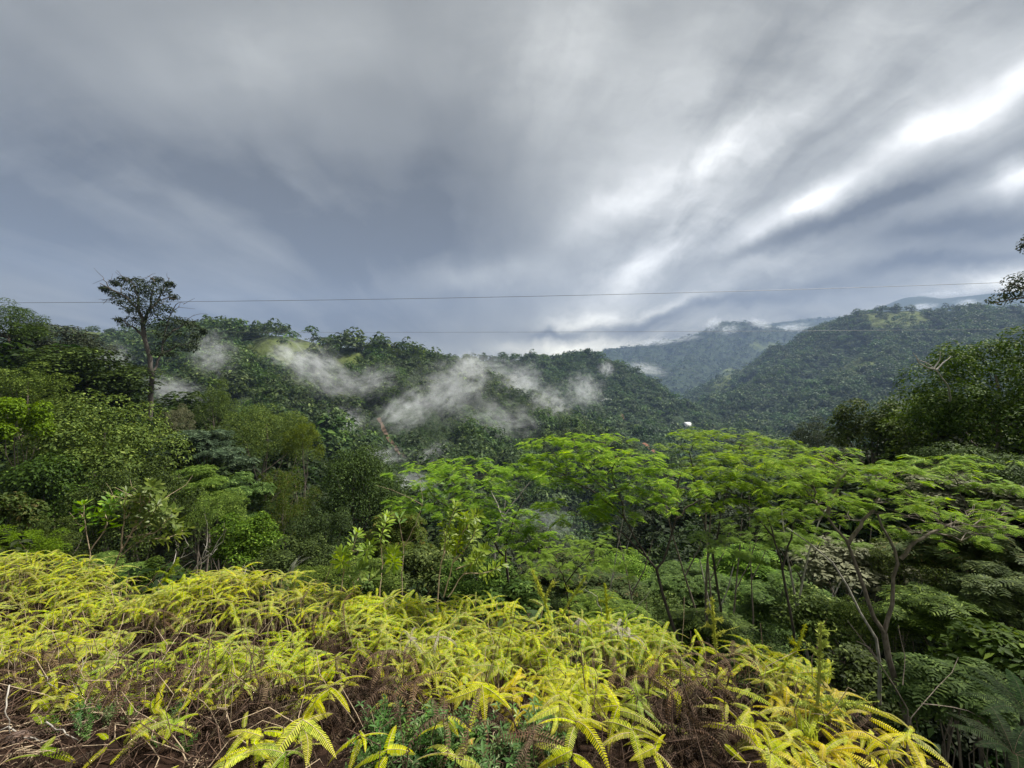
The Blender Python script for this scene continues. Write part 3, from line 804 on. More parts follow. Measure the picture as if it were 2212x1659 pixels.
# ------------------------------------------------------------------ flat topped trees with feathery leaves
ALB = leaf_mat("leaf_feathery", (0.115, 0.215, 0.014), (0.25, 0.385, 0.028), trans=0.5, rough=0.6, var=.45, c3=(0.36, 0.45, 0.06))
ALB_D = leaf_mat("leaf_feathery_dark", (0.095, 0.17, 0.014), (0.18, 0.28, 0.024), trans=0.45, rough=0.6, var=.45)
def flat_tree(label, Y, trunk, forks, tiers, r0, mat=ALB, bark=BARK_D, leaf=0.22, dens=1.0):
    """trunk, forks: picture polylines (px, py[, dy]); tiers: (px, py, half width[, dy]) of flat leaf layers"""
    r0 = r0 * 0.68
    P3 = lambda q: at(q[0], q[1], Y + (q[2] if len(q) > 2 else 0.0))
    tp = [P3(q) for q in trunk]
    g = tp[0].copy(); g[2] -= 0.6
    gz_ = float(H_ALL(np.array([g[0]]), np.array([g[1]]))[0])
    base = np.array([g[0], g[1], min(g[2], max(gz_, g[2] - 7))])
    root = empty('flat_topped_tree', base); tag(root, label, 'tree', 'flat topped feathery trees')
    mb = MB()
    pts = [base] + tp
    p = resamp(np.array(pts), 14); mb.add(*tube(p - base, np.linspace(r0 * 1.15, r0 * 0.8, 14), 8))
    nodes = []
    for f in forks:
        fp = np.array([P3(q) for q in f]); p = resamp(fp, 10)
        p[1:-1] += rng.normal(0, 0.006, (8, 3)) * Y * 0.3
        mb.add(*tube(p - base, np.linspace(r0 * 0.62, r0 * 0.30, 10), 6))
        nodes += [q for q in p[3:]]
    if not nodes: nodes = [tp[-1]]
    nodes = np.array(nodes)
    lv = MB()
    for t in tiers:
        if rng.random() < .16: continue
        dy_ = t[3] if len(t) > 3 else rng.uniform(-0.8, 0.9)
        c = at(t[0], t[1], Y + dy_); rx = 1.55 * t[2] * (Y + dy_) / F
        ry = rx * rng.uniform(0.9, 1.25)
        below = nodes[:, 2] < c[2] + 0.02 * Y
        cost = np.linalg.norm(nodes - c, axis=1) + np.where(below, 0, 5)
        s0 = nodes[np.argmin(cost)]
        br = curve(s0, c + np.array([0, 0, -0.08 * rx]), sag=-0.05 * np.linalg.norm(c - s0), n=7, wob=0.02)
        mb.add(*tube(br - base, np.linspace(r0 * 0.26, r0 * 0.10, 7), 5))
        ns = max(9, int(9.5 * dens * (rx / 0.9) ** 1.2)); ns = min(ns, 32)
        for k in range(ns):
            a = rng.uniform(0, 6.283); rr = math.sqrt(rng.random()) * 0.95
            off = np.array([math.cos(a) * rr * rx, math.sin(a) * rr * ry, rx * (0.07 * (1 - rr * rr) - 0.03 + rng.normal(0, 0.022))])
            e = c + off
            s1 = br[rng.integers(3, 7)]
            mb.add(*tube(curve(s1, e, sag=0.02 * rx, n=4, wob=0.03) - base, np.linspace(r0 * 0.08, r0 * 0.03, 4), 3))
            nl = int(rng.integers(6, 11))
            aa = rng.uniform(0, 6.283, nl)
            od = np.array([math.cos(a), math.sin(a), 0]) * 0.7 + np.stack([np.cos(aa), np.sin(aa), np.zeros(nl)], 1)
            od[:, 2] = rng.normal(0.02, 0.11, nl)
            Yv = nrm(od)
            up = nrm(np.array([0, 0, 1.0]) + rng.normal(0, 0.17, (nl, 3)))
            Z = nrm(up - Yv * np.sum(up * Yv, 1, keepdims=True))
            pos = e + Yv * rng.uniform(-0.1, 0.35, (nl, 1)) * leaf + rng.normal(0, 0.03, (nl, 3))
            lv.add(*inst(FEA_V, FEA_F, pos - base, np.cross(Yv, Z), Yv, Z, leaf * rng.uniform(0.65, 1.2, nl)))
    link('trunk', mb.mesh('trunk', bark, True), root)
    link('crown', lv.mesh('crown', mat), root)
    return root

flat_tree("flat topped tree nearest the left forest, its three tiers beside the mist pocket", 13,
    [(1103, 1300), (1098, 1256), (1092, 1205)],
    [[(1092, 1205), (1081, 1195), (1060, 1162), (1039, 1131), (1010, 1085), (990, 1050)], [(1092, 1205), (1094, 1167), (1110, 1120), (1130, 1080)], [(1039, 1131), (1000, 1110), (950, 1085)]],
    [(905, 1022, 46), (950, 1006, 56), (1005, 1000, 58), (1050, 992, 40), (1010, 1024, 70), (960, 1040, 44), (1070, 1018, 60), (1110, 1028, 44), (910, 1084, 56), (970, 1078, 60), (1030, 1090, 60),
     (1000, 1112, 55), (1060, 1118, 62), (1110, 1128, 62), (1075, 1150, 62), (1140, 1150, 50), (1040, 1060, 50)], 0.075)
flat_tree("flat topped tree on the middle dark forked trunk, highest tiers over the valley", 11,
    [(1463, 1378), (1436, 1301), (1423, 1253), (1418, 1229)],
    [[(1418, 1229), (1401, 1205), (1369, 1157), (1350, 1122), (1334, 1103), (1311, 1070), (1290, 1040), (1270, 1019)], [(1334, 1103), (1276, 1058), (1222, 1032)], [(1350, 1122), (1345, 1080), (1320, 1030), (1330, 985)],
     [(1418, 1229), (1433, 1215), (1449, 1167), (1458, 1122), (1465, 1090), (1463, 1045), (1471, 1023)], [(1458, 1122), (1480, 1100), (1504, 1083), (1530, 1070)], [(1401, 1205), (1330, 1140), (1270, 1110)]],
    [(1190, 954, 40), (1240, 946, 52), (1300, 948, 56), (1350, 952, 40), (1180, 992, 36), (1225, 985, 46), (1290, 978, 60), (1350, 985, 56), (1390, 1000, 50), (1170, 1014, 40), (1230, 1014, 56), (1300, 1016, 60),
     (1370, 1026, 60), (1430, 1022, 50), (1250, 1048, 56), (1330, 1054, 56), (1410, 1056, 60), (1470, 1050, 50), (1180, 1104, 48), (1240, 1100, 56), (1300, 1110, 50), (1340, 1090, 46), (1440, 1090, 40)], 0.068)
flat_tree("flat topped tree behind, its highest flat tier just under the white valley house", 15,
    [(1560, 1330), (1548, 1260), (1540, 1200)],
    [[(1540, 1200), (1520, 1120), (1500, 1040), (1490, 980)], [(1540, 1200), (1560, 1110), (1580, 1020), (1600, 960)]],
    [(1450, 940, 36), (1500, 936, 50), (1560, 936, 50), (1610, 944, 40), (1660, 952, 50), (1480, 966, 40), (1540, 968, 60), (1610, 974, 60), (1690, 968, 56), (1500, 1000, 60), (1570, 1000, 60), (1640, 1000, 60)], 0.075)
flat_tree("broad flat topped tree between the middle and right forked trunks, densest bright tiers", 12,
    [(1715, 1360), (1700, 1290), (1690, 1230)],
    [[(1690, 1230), (1672, 1160), (1650, 1100), (1640, 1050)], [(1690, 1230), (1710, 1150), (1730, 1080), (1740, 1020)], [(1672, 1160), (1620, 1100), (1580, 1060)]],
    [(1545, 1010, 50), (1600, 992, 56), (1660, 984, 60), (1720, 986, 56), (1560, 1040, 56), (1620, 1026, 64), (1690, 1020, 64), (1760, 1012, 50), (1530, 1070, 50), (1590, 1066, 60), (1650, 1060, 64), (1720, 1056, 60), (1560, 1100, 50), (1620, 1100, 60)], 0.06)
flat_tree("flat topped tree on the right forked trunk that rises from the fern bank", 8.5,
    [(1985, 1640), (1976, 1608), (1955, 1538), (1920, 1426), (1910, 1366)],
    [[(1910, 1366), (1880, 1324), (1866, 1277), (1843, 1207), (1833, 1174), (1787, 1118), (1759, 1081)], [(1833, 1174), (1857, 1137), (1885, 1100), (1900, 1060)],
     [(1910, 1366), (1927, 1305), (1929, 1258), (1945, 1207), (1908, 1146), (1895, 1110)], [(1945, 1207), (1973, 1174), (2006, 1151), (2060, 1130)], [(1787, 1118), (1800, 1060), (1830, 1020)]],
    [(1770, 972, 46), (1760, 1000, 54), (1830, 1000, 60), (1890, 1010, 54), (1940, 1016, 40), (1740, 1040, 54), (1800, 1032, 64), (1870, 1036, 60), (1940, 1040, 54), (1990, 1050, 44), (1770, 1076, 60), (1840, 1070, 60),
     (1910, 1078, 60), (1700, 1100, 54), (1740, 1120, 60), (1820, 1108, 50), (1960, 1106, 60), (2030, 1096, 60), (2100, 1092, 64), (2170, 1100, 60), (2060, 1130, 70), (2140, 1136, 60), (2200, 1130, 60), (1960, 1140, 50)], 0.095, leaf=0.17, bark=BARK_M)
flat_tree("small flat topped tree in front of the dark grove near the right edge", 13,
    [(2120, 1300), (2110, 1220), (2100, 1150)],
    [[(2100, 1150), (2080, 1080), (2060, 1030)], [(2100, 1150), (2130, 1080), (2150, 1040)]],
    [(2000, 1004, 46), (2050, 1000, 50), (2100, 992, 46), (2060, 1022, 50), (2190, 1060, 60), (2120, 1050, 50)], 0.06)
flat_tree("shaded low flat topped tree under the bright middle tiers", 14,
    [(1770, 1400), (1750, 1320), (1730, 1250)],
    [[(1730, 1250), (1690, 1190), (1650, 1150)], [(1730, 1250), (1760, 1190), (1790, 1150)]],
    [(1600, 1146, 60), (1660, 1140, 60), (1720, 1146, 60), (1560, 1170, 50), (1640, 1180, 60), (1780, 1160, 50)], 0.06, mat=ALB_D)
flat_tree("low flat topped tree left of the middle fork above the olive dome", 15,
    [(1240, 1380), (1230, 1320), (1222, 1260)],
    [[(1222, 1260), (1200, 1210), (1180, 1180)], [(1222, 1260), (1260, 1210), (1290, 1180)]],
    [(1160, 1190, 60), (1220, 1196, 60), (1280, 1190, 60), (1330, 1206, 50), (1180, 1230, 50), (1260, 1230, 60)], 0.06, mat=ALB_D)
# thin pale trunks leaning through the understorey
def pole(label, Y, lines, r, bark=BARK_P):
    b = at(lines[0][0][0], lines[0][0][1], Y); b[2] -= 1.5
    rt = empty('slender_tree', b); tag(rt, label, 'tree', 'thin bare understorey stems')
    global mb, q_
    q_ = Y / F * 0.45
    mb = MB()
    for k, ln in enumerate(lines):
        pts = [at(x, y, Y + 0.2 * i_) for i_, (x, y) in enumerate(ln)]
        if k == 0: pts = [b] + pts
        limb(pts, r * (1 if k == 0 else .6), r * .35, 9, 6, b)
    link('trunk', mb.mesh('trunk', bark, True), rt)
pole("pale leaning bare trunk forking upward between the two dark forked trunks", 13, [[(1745, 1420), (1722, 1310), (1700, 1200), (1690, 1140), (1688, 1100)], [(1722, 1310), (1745, 1200), (1775, 1110), (1800, 1088)]], 0.05)
pole("thin pale stem left of the right forked trunk, slanting into it", 9, [[(1900, 1390), (1850, 1310), (1815, 1230), (1760, 1180), (1700, 1140)]], 0.035)
pole("whitish forked stem under the first flat topped tree", 22, [[(1068, 1180), (1086, 1120), (1092, 1080)], [(1086, 1120), (1110, 1085), (1150, 1035)], [(1086, 1120), (1075, 1090), (1060, 1060)]], 0.06)
pole("slim grey stem beside the base of the middle dark trunk", 14, [[(1530, 1400), (1524, 1300), (1530, 1180), (1536, 1100)]], 0.06, BARK_M)
pole("bare grey branches leaning left from the right trunk base", 7.5, [[(1960, 1530), (1905, 1440), (1860, 1380), (1830, 1340)], [(1905, 1440), (1880, 1400), (1850, 1385)]], 0.018, BARK_M)
pole("bare crooked twig tree right of the right trunk base", 7, [[(1960, 1560), (2010, 1500), (2060, 1450), (2070, 1420)], [(1990, 1520), (2080, 1530), (2160, 1570), (2230, 1600)], [(1950, 1480), (1955, 1420), (1940, 1350)]], 0.012, BARK_M)

for k in range(14):
    x0 = rng.uniform(1180, 1960); y0 = rng.uniform(1330, 1440); ln = rng.uniform(-90, 60)
    pole("one of the many thin grey bare stems in the understorey below the flat crowns", rng.uniform(14, 22), [[(x0, y0), (x0 + ln * .35, y0 - 90), (x0 + ln * .7, y0 - 170), (x0 + ln, y0 - rng.uniform(200, 280))], [(x0 + ln * .35, y0 - 90), (x0 + ln * .35 + 30, y0 - 150), (x0 + ln * .4 + 48, y0 - 210)]], rng.uniform(.022, .05), BARK_P if rng.random() < .4 else BARK_M)
# ------------------------------------------------------------------ tracks and bare earth on the slopes
def dirt_mat(name, a, b):
    return ground_mat(name, a, b, b, 0.6, 0.3, 0.2)
DIRT = dirt_mat("track_earth", (0.080, 0.050, 0.034), (0.13, 0.090, 0.060))
RED = dirt_mat("red_earth", (0.14, 0.065, 0.04), (0.19, 0.10, 0.06))
TRACKS = []
def track(name, pts, width, mat, start=60, side=0.0):
    P3 = np.array([hit(a, b, start) for a, b in pts])
    c = resamp(P3, 40)
    c[:, 0] += 0.25 * width * fbm(np.arange(40) * 0.4, np.zeros(40), 3, 71)
    tn = nrm(np.gradient(c[:, :2], axis=0)); nn = np.stack([-tn[:, 1], tn[:, 0]], 1)
    w = width * (0.8 + 0.35 * fbm(np.arange(40) * 0.35, np.ones(40), 3, 72))
    cols = np.linspace(-0.5, 0.5, 5)
    xy = c[:, None, :2] + nn[:, None] * (w[:, None] * cols[None])[..., None]
    z = H_ALL(xy[..., 0], xy[..., 1]) + 0.25
    V = np.concatenate([xy, z[..., None]], -1).reshape(-1, 3)
    i, j = np.meshgrid(np.arange(39), np.arange(4), indexing='ij')
    q = np.stack([i * 5 + j, (i + 1) * 5 + j, (i + 1) * 5 + j + 1, i * 5 + j + 1], -1).reshape(-1, 4)
    tag(link(name, mesh(name, V, [q], mat, smooth_=True)), kind='structure')
    TRACKS.append((c[:, :2], width * 0.5 + 1.8))
track('dirt_track', [(818, 905), (826, 925), (838, 945), (852, 966), (866, 984), (884, 1004)], 2.4, DIRT)
track('dirt_track', [(968, 985), (945, 1000), (920, 1012)], 2.2, DIRT)
track('earth_slip', [(1341, 893), (1346, 905), (1350, 916)], 7.0, RED)
track('dirt_road', [(1390, 960), (1404, 970), (1425, 982), (1452, 997)], 7.0, RED)

HOUSE = hit(1484, 924, 300)
TRACKS.append((np.array([HOUSE[:2], HOUSE[:2] * 0.985, HOUSE[:2] * 0.97, HOUSE[:2] * 0.955]), 13))
# ------------------------------------------------------------------ forests on the hills: far-off woods that read as one mass
def visible(P, h, extra):
    """keep what stands where the sight lines from the viewpoint (plus a margin) can reach it"""
    az = np.arctan2(P[:, 0], P[:, 1]); r = np.hypot(P[:, 0], P[:, 1])
    rr = np.geomspace(100, 9000, 220)
    A = np.linspace(-1.1, 1.1, 260)
    gx_, gy_ = rr[None] * np.sin(A)[:, None], rr[None] * np.cos(A)[:, None]
    el = H_ALL(gx_, gy_) / rr[None]
    cm = np.maximum.accumulate(el, 1)
    ia = np.clip(np.round((az - A[0]) / (A[1] - A[0])).astype(int), 0, len(A) - 1)
    ir = np.clip(np.searchsorted(rr, r * 0.97) - 1, 0, len(rr) - 1)
    return (P[:, 2] + h + extra) / r > cm[ia, ir]

def scatter_pts(key, f, az, rr, spacing, h, thin=None, extra=6):
    a0, a1 = R(az[0]), R(az[1])
    area = 0.5 * (a1 - a0) * (rr[1] ** 2 - rr[0] ** 2)
    n = int(area / spacing ** 2)
    a = rng.uniform(a0, a1, n); r = np.sqrt(rng.uniform(rr[0] ** 2, rr[1] ** 2, n))
    x, y = r * np.sin(a), r * np.cos(a)
    z = f(x, y)
    ok = z > H_ALL(x, y, (key,)) - 0.5
    P = np.stack([x, y, z], 1)[ok]
    P = P[visible(P, h, extra)]
    m = meadow_of(P)
    P = P[~m | (rng.random(len(P)) < 0.13)]
    px, py = pix(P)
    P = P[~(inpoly(px, py, PLANT) & (P[:, 1] < 420) & (P[:, 1] > 120))] if thin is None else P
    for c, w in TRACKS:
        d = np.min(np.hypot(P[:, None, 0] - c[None, :, 0], P[:, None, 1] - c[None, :, 1]), 1)
        P = P[d > w]
    return P

def small_crown(nl, nleaf, leaf, lr=0.2, low=-0.3):
    return crown_mesh(nl, lr, nleaf, leaf, low=low, fill=0.0, upb=1.0)[0]
def wood(name, label, P, size, protos, mat, aspect=(0.8, 1.25), lift=0.42, tall=0.0):
    mb = MB()
    k = rng.integers(0, len(protos), len(P))
    for pi, (tv, tf) in enumerate(protos):
        S = P[k == pi]
        n = len(S)
        if n == 0: continue
        clus = 0.75 + 0.5 * vnoise(S[:, 0] / 25, S[:, 1] / 25, 61)
        s = size * rng.lognormal(0, 0.36, n) * clus
        s = np.minimum(s, size * 2.0)
        asp = rng.uniform(*aspect, n)
        a = rng.uniform(0, 6.283, n)
        X = np.stack([np.cos(a), np.sin(a), np.zeros(n)], 1); Yv = np.stack([-np.sin(a), np.cos(a), np.zeros(n)], 1); Z = np.tile([0, 0, 1.0], (n, 1))
        pos = S + np.stack([np.zeros(n), np.zeros(n), s * asp * lift + tall * rng.random(n) ** 2 * size], 1)
        V, Fq = inst(tv, tf, pos, X, Yv, Z, np.stack([s, s, s * asp], 1))
        tint = np.clip(0.5 * rng.random(n) + 0.5 * vnoise(S[:, 0] / 40, S[:, 1] / 40, 77), 0, 1)
        mb.add(V, Fq, 0, np.repeat(tint, len(tv)))
    o = link(name, mb.mesh(name, mat, attr='tint'))
    return tag(o, label, 'forest', kind='stuff')
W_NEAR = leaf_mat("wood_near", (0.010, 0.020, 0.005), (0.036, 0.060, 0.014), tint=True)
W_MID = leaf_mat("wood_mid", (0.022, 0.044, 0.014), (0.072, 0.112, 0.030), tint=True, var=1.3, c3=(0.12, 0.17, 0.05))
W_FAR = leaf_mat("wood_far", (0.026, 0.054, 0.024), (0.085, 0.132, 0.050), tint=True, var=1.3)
CROPM = leaf_mat("crop_leaf", (0.026, 0.050, 0.018), (0.060, 0.100, 0.034), tint=True)
pm = [small_crown(16, 150, 0.16) for _ in range(6)]
ps = [small_crown(9, 46, 0.30, 0.24) for _ in range(5)]
pt = [small_crown(6, 18, 0.48, 0.26) for _ in range(4)]

P = scatter_pts('hill', H_MID, (-56, 40), (150, 430), 5.6, 8)
wood('hill_forest', 'dense green forest over the misty hillside across the valley', P, 9.0, pm, W_MID, tall=0.35)
P = scatter_pts('hill', H_MID, (-56, 40), (430, 1100), 7.5, 8)
wood('hilltop_forest', 'dark woodland along the crest of the misty hill', P, 9.5, ps, W_MID, tall=0.25)
P = scatter_pts('ridge', H_RIDGE, (-22, 38), (420, 1450), 7.6, 8)
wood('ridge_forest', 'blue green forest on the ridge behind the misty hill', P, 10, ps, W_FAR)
P = scatter_pts('mountain', H_MTN, (17, 60), (430, 2200), 9.0, 9)
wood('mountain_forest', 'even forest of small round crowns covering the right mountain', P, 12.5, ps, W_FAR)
P = np.concatenate([scatter_pts('spur', H_SPUR, (10, 48), (1100, 3200), 17, 10), scatter_pts('far', H_FAR, (-15, 58), (2400, 5200), 24, 12, extra=20), scatter_pts('back', H_BACK, (10, 48), (4600, 8200), 40, 12, extra=20)])
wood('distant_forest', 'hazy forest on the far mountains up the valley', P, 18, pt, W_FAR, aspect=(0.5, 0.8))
P = scatter_pts('floor', H_FLOOR, (-50, 50), (150, 1300), 9, 8)
wood('valley_forest', 'forest along the bottom of the valley', P, 11, ps, W_MID)

# undergrowth on the near slope below the bank
n = 5200
a = R(1) * rng.uniform(-66, 68, n); r = np.exp(rng.uniform(math.log(4.5), math.log(270), n))
x, y = r * np.sin(a), r * np.cos(a)
d = edge_dist(x, y)
ok = d > np.where(r < 9, 1.3, 0.0)
x, y, r = x[ok], y[ok], r[ok]
P = np.stack([x, y, H_SLOPE(x, y)], 1)
P = P[H_SLOPE(P[:, 0], P[:, 1]) > H_ALL(P[:, 0], P[:, 1], ('hillside',)) - 0.5]
rr_ = np.hypot(P[:, 0], P[:, 1])
near_, far_ = P[rr_ < 60], P[rr_ >= 60]
pu = [small_crown(14, 260, 0.11) for _ in range(5)]
mb = MB()
for S, size in ((near_[np.hypot(near_[:, 0], near_[:, 1]) < 14], 1.2), (near_[(np.hypot(near_[:, 0], near_[:, 1]) >= 14) & (np.hypot(near_[:, 0], near_[:, 1]) < 30)], 2.3), (near_[np.hypot(near_[:, 0], near_[:, 1]) >= 30], 4.0), (far_, 7.5)):
    k = rng.integers(0, len(pu), len(S))
    for pi, (tv, tf) in enumerate(pu):
        Q = S[k == pi]; n = len(Q)
        if not n: continue
        s = size * rng.uniform(0.6, 1.4, n); a = rng.uniform(0, 6.283, n)
        X = np.stack([np.cos(a), np.sin(a), 0 * a], 1); Yv = np.stack([-np.sin(a), np.cos(a), 0 * a], 1); Z = np.tile([0, 0, 1.0], (n, 1))
        V, Fq = inst(tv, tf, Q + np.stack([0 * s, 0 * s, s * .35], 1), X, Yv, Z, s)
        mb.add(V, Fq, 0, np.repeat(rng.random(n), len(tv)))
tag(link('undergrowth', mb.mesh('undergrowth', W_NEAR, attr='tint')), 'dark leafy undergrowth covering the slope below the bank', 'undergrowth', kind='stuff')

# crop rows: low dark shrubs planted along the contour
rows = []
for yy in np.arange(150, 420, 3.4):
    xx = np.arange(-130, 40, 2.3)
    X_ = xx + rng.normal(0, .3, len(xx)); Y_ = yy + 6 * np.sin(xx / 40) + rng.normal(0, .25, len(xx))
    rows.append(np.stack([X_, Y_], 1))
rows = np.concatenate(rows)
P = np.stack([rows[:, 0], rows[:, 1], H_ALL(rows[:, 0], rows[:, 1])], 1)
px, py = pix(P)
P = P[inpoly(px, py, PLANT)]
P = P[visible(P, 2, 2)]
for c, w in TRACKS:
    d = np.min(np.hypot(P[:, None, 0] - c[None, :, 0], P[:, None, 1] - c[None, :, 1]), 1); P = P[d > w - 1]
if len(P):
    wood('crop_shrubs', 'rows of low dark crop shrubs planted beside the dirt track', P, 2.3, ps, CROPM, aspect=(0.9, 1.1))

# single trees that stand out on the far hill
def hill_tree(name, label, px, py, w, h, mat, kind='fine', lod='l', group=None, start=100, bark=BARK_M, lift=0.0):
    g = hit(px, py, start)
    Y = g[1]
    place_tree(name, 'tree', label, px, py - h - lift, w, h, Y, mat, kind, lod, int(rng.integers(0, 3)), bark, group, branches=4, ground=g[2] - 0.5)
for (px, py, w, h) in [(722, 752, 26, 22), (738, 750, 28, 20), (752, 752, 26, 26), (768, 754, 26, 22), (784, 757, 24, 24), (798, 759, 26, 22), (812, 762, 22, 20), (826, 763, 26, 24), (843, 766, 24, 20), (858, 768, 26, 22), (876, 773, 24, 20), (893, 777, 22, 18), (712, 755, 16, 20)]:
    hill_tree('ridge_tree', 'dark round crowned tree in the row along the left hill crest', px, py + 6, w, h, LM['dark'], group='dark trees along the left hill crest', start=250)
for (px, py, w, h) in [(480, 716, 24, 18), (498, 714, 26, 18), (512, 716, 22, 14), (468, 718, 20, 14)]:
    hill_tree('ridge_tree', 'dark tree in the clump on the highest knoll right of the tall lone tree', px, py + 4, w, h, LM['dark'], group='trees on the knoll', start=250)
for lab, px, py, w, h in [("silvery leaved tree on the hillside above the left mist pocket", 709, 880, 22, 18), ("silvery leaved tree below the other silvery one on the hillside", 716, 898, 20, 14),
        ("whitish crowned tree at the edge of the small mist pocket left of the track", 772, 915, 34, 18), ("white leaved tree just left of the top of the plantation", 765, 955, 18, 24),
        ("pale crowned tree in the mist above the crop rows", 1037, 908, 26, 14), ("pale crowned tree on the dark forest spur", 1105, 916, 22, 14), ("white leaved tree near the mist at the spur's right end", 1310, 875, 22, 16)]:
    hill_tree('silver_tree', lab, px, py, w, h, LM['silver'], 'layer')
for lab, px, py, h in [("bare pale trunk standing at the right tip of the dark forest spur", 1218, 952, 26), ("tall pale dead trunk on the hill under the crest trees", 842, 812, 34), ("pale dead trunk left of the other one under the crest trees", 852, 815, 26)]:
    g = hit(px, py, 100); b = np.array(g)
    rt = empty('dead_tree', b); tag(rt, lab, 'dead tree')
    mb = MB(); Hh = h * g[1] / F
    mb.add(*tube(curve((0, 0, -1), (0.2, 0, Hh), n=6, wob=0.01), np.linspace(0.35, 0.12, 6), 6))
    mb.add(*tube(curve((0.1, 0, Hh * .7), (1.2, 0.4, Hh * .95), n=4), np.linspace(0.12, 0.05, 4), 5))
    link('trunk', mb.mesh('trunk', BARK_P, True), rt)

# ------------------------------------------------------------------ white house in the valley
def plain(name, c, rough=0.7):
    m, t, out = newmat(name)
    tc = N(t, 'ShaderNodeTexCoord')
    nz = N(t, 'ShaderNodeTexNoise', {'Vector': tc.outputs['Object'], 'Scale': 2.0, 'Detail': 4.0})
    col = mixc(t, smooth(t, nz.outputs[0], 0.3, 0.7), c, tuple(v * 0.85 for v in c))
    p = N(t, 'ShaderNodeBsdfPrincipled', {'Base Color': col, 'Roughness': rough})
    t.links.new(p.outputs[0], out.inputs[0]); return m
WHITE, TIN, GLASS, WOOD = plain("white_wall", (0.80, 0.80, 0.78)), plain("pale_sheet_roof", (0.78, 0.80, 0.82), 0.35), plain("dark_window", (0.03, 0.035, 0.04), 0.15), plain("brown_door", (0.16, 0.09, 0.05))
def box(lo, hi):
    x0, y0, z0 = lo; x1, y1, z1 = hi
    V = np.array([[x0, y0, z0], [x1, y0, z0], [x1, y1, z0], [x0, y1, z0], [x0, y0, z1], [x1, y0, z1], [x1, y1, z1], [x0, y1, z1]], float)
    return V, np.array([[0, 3, 2, 1], [4, 5, 6, 7], [0, 1, 5, 4], [1, 2, 6, 5], [2, 3, 7, 6], [3, 0, 4, 7]])
def house(label, px, py, W, Dp, Hw, rz, start):
    g = hit(px, py, start)
    rt = empty('white_house', (g[0], g[1], g[2] + 3.5)); rt.rotation_euler = (0, 0, rz); tag(rt, label, 'house')
    w, d = W / 2, Dp / 2
    V, Fq = box((-w, -d, -5), (w, d, Hw)); link('wall', mesh('wall', V, [Fq], WHITE), rt)
    e = 0.6; ov = 0.15
    V = np.array([[-w - e, -d - e, Hw - .3], [w + e, -d - e, Hw - .3], [w + e, 0, Hw + Dp * .28], [-w - e, 0, Hw + Dp * .28], [-w - e, d + e, Hw - .3], [w + e, d + e, Hw - .3]], float)
    V = np.concatenate([V, V + np.array([0, 0, ov])])
    Fq = np.array([[0, 1, 2, 3], [3, 2, 5, 4], [6, 9, 8, 7], [9, 10, 11, 8], [0, 6, 7, 1], [4, 5, 11, 10], [0, 3, 9, 6], [3, 4, 10, 9], [1, 7, 8, 2], [2, 8, 11, 5]])
    link('roof', mesh('roof', V, [Fq], TIN), rt)
    V, Fq = box((-.6, -d - .06, 0), (.6, -d - .002, 2.1)); link('door', mesh('door', V, [Fq], WOOD), rt)
    for xx in (-w * .6, w * .55):
        V, Fq = box((xx - .7, -d - .05, .9), (xx + .7, -d - .002, 2.1)); link('window', mesh('window', V, [Fq], GLASS), rt)
house("white house with a pale pitched roof at the far end of the valley", 1484, 924, 13, 9, 5.0, 0.3, 300)

# ------------------------------------------------------------------ two power lines across the valley
m_w, t_, o_ = newmat("wire_metal")
p_ = N(t_, 'ShaderNodeBsdfPrincipled', {'Base Color': (0.16, 0.165, 0.17, 1), 'Roughness': 0.5, 'Metallic': 0.3}); t_.links.new(p_.outputs[0], o_.inputs[0])
def wire(label, pts, Y, r):
    p = np.array([at(a, b, Y) for a, b in pts])
    cx_ = np.polyfit(p[:, 0], p[:, 2], 2)
    xs = np.linspace(p[0, 0], p[-1, 0], 60)
    V, Fq = tube(np.stack([xs, np.full(60, Y), np.polyval(cx_, xs)], 1), r, 6)
    tag(link('power_line', mesh('power_line', V, [Fq], m_w, smooth_=True)), label, 'power line', 'power lines')
wire("upper power line crossing the sky behind the tall lone tree", [(-700, 651), (0, 655), (390, 653), (1100, 642), (1700, 624), (2212, 607), (2900, 580)], 64, 0.030)
wire("lower power line crossing just above the far hills", [(-700, 713), (0, 716), (390, 718), (760, 718), (1300, 717), (1700, 715), (2212, 711), (2900, 704)], 66, 0.020)

# ------------------------------------------------------------------ mist: real volumes drifting over the slopes
def mist_mat(name, dens, col=(0.93, 0.96, 1.0), scale=5.4, lo=0.49, hi=0.80):
    m, t, out = newmat(name)
    tc = N(t, 'ShaderNodeTexCoord')
    oi = N(t, 'ShaderNodeObjectInfo')
    ln = N(t, 'ShaderNodeVectorMath', {0: tc.outputs['Object']}, operation='LENGTH')
    off = N(t, 'ShaderNodeVectorMath', {0: tc.outputs['Object'], 1: oi.outputs['Location']}, operation='ADD')
    mp = N(t, 'ShaderNodeMapping', {'Vector': off.outputs[0], 'Scale': (1.0, 1.0, 1.0), 'Rotation': (0, R(20), 0)})
    nz = N(t, 'ShaderNodeTexNoise', {'Vector': mp.outputs[0], 'Scale': scale, 'Detail': 6.0, 'Roughness': 0.66, 'Distortion': 0.8})
    f = smooth(t, ln.outputs['Value'], 1.0, 0.15)
    thr = M(t, 'ADD', nz.outputs[0], M(t, 'MULTIPLY', M(t, 'SUBTRACT', f, 0.5), 0.22))
    dn = M(t, 'MULTIPLY', smooth(t, thr, lo, hi), M(t, 'MULTIPLY', f, dens))
    v = N(t, 'ShaderNodeVolumePrincipled', {'Color': col + (1,), 'Density': dn, 'Anisotropy': 0.0})
    t.links.new(v.outputs[0], out.inputs['Volume'])
    return m
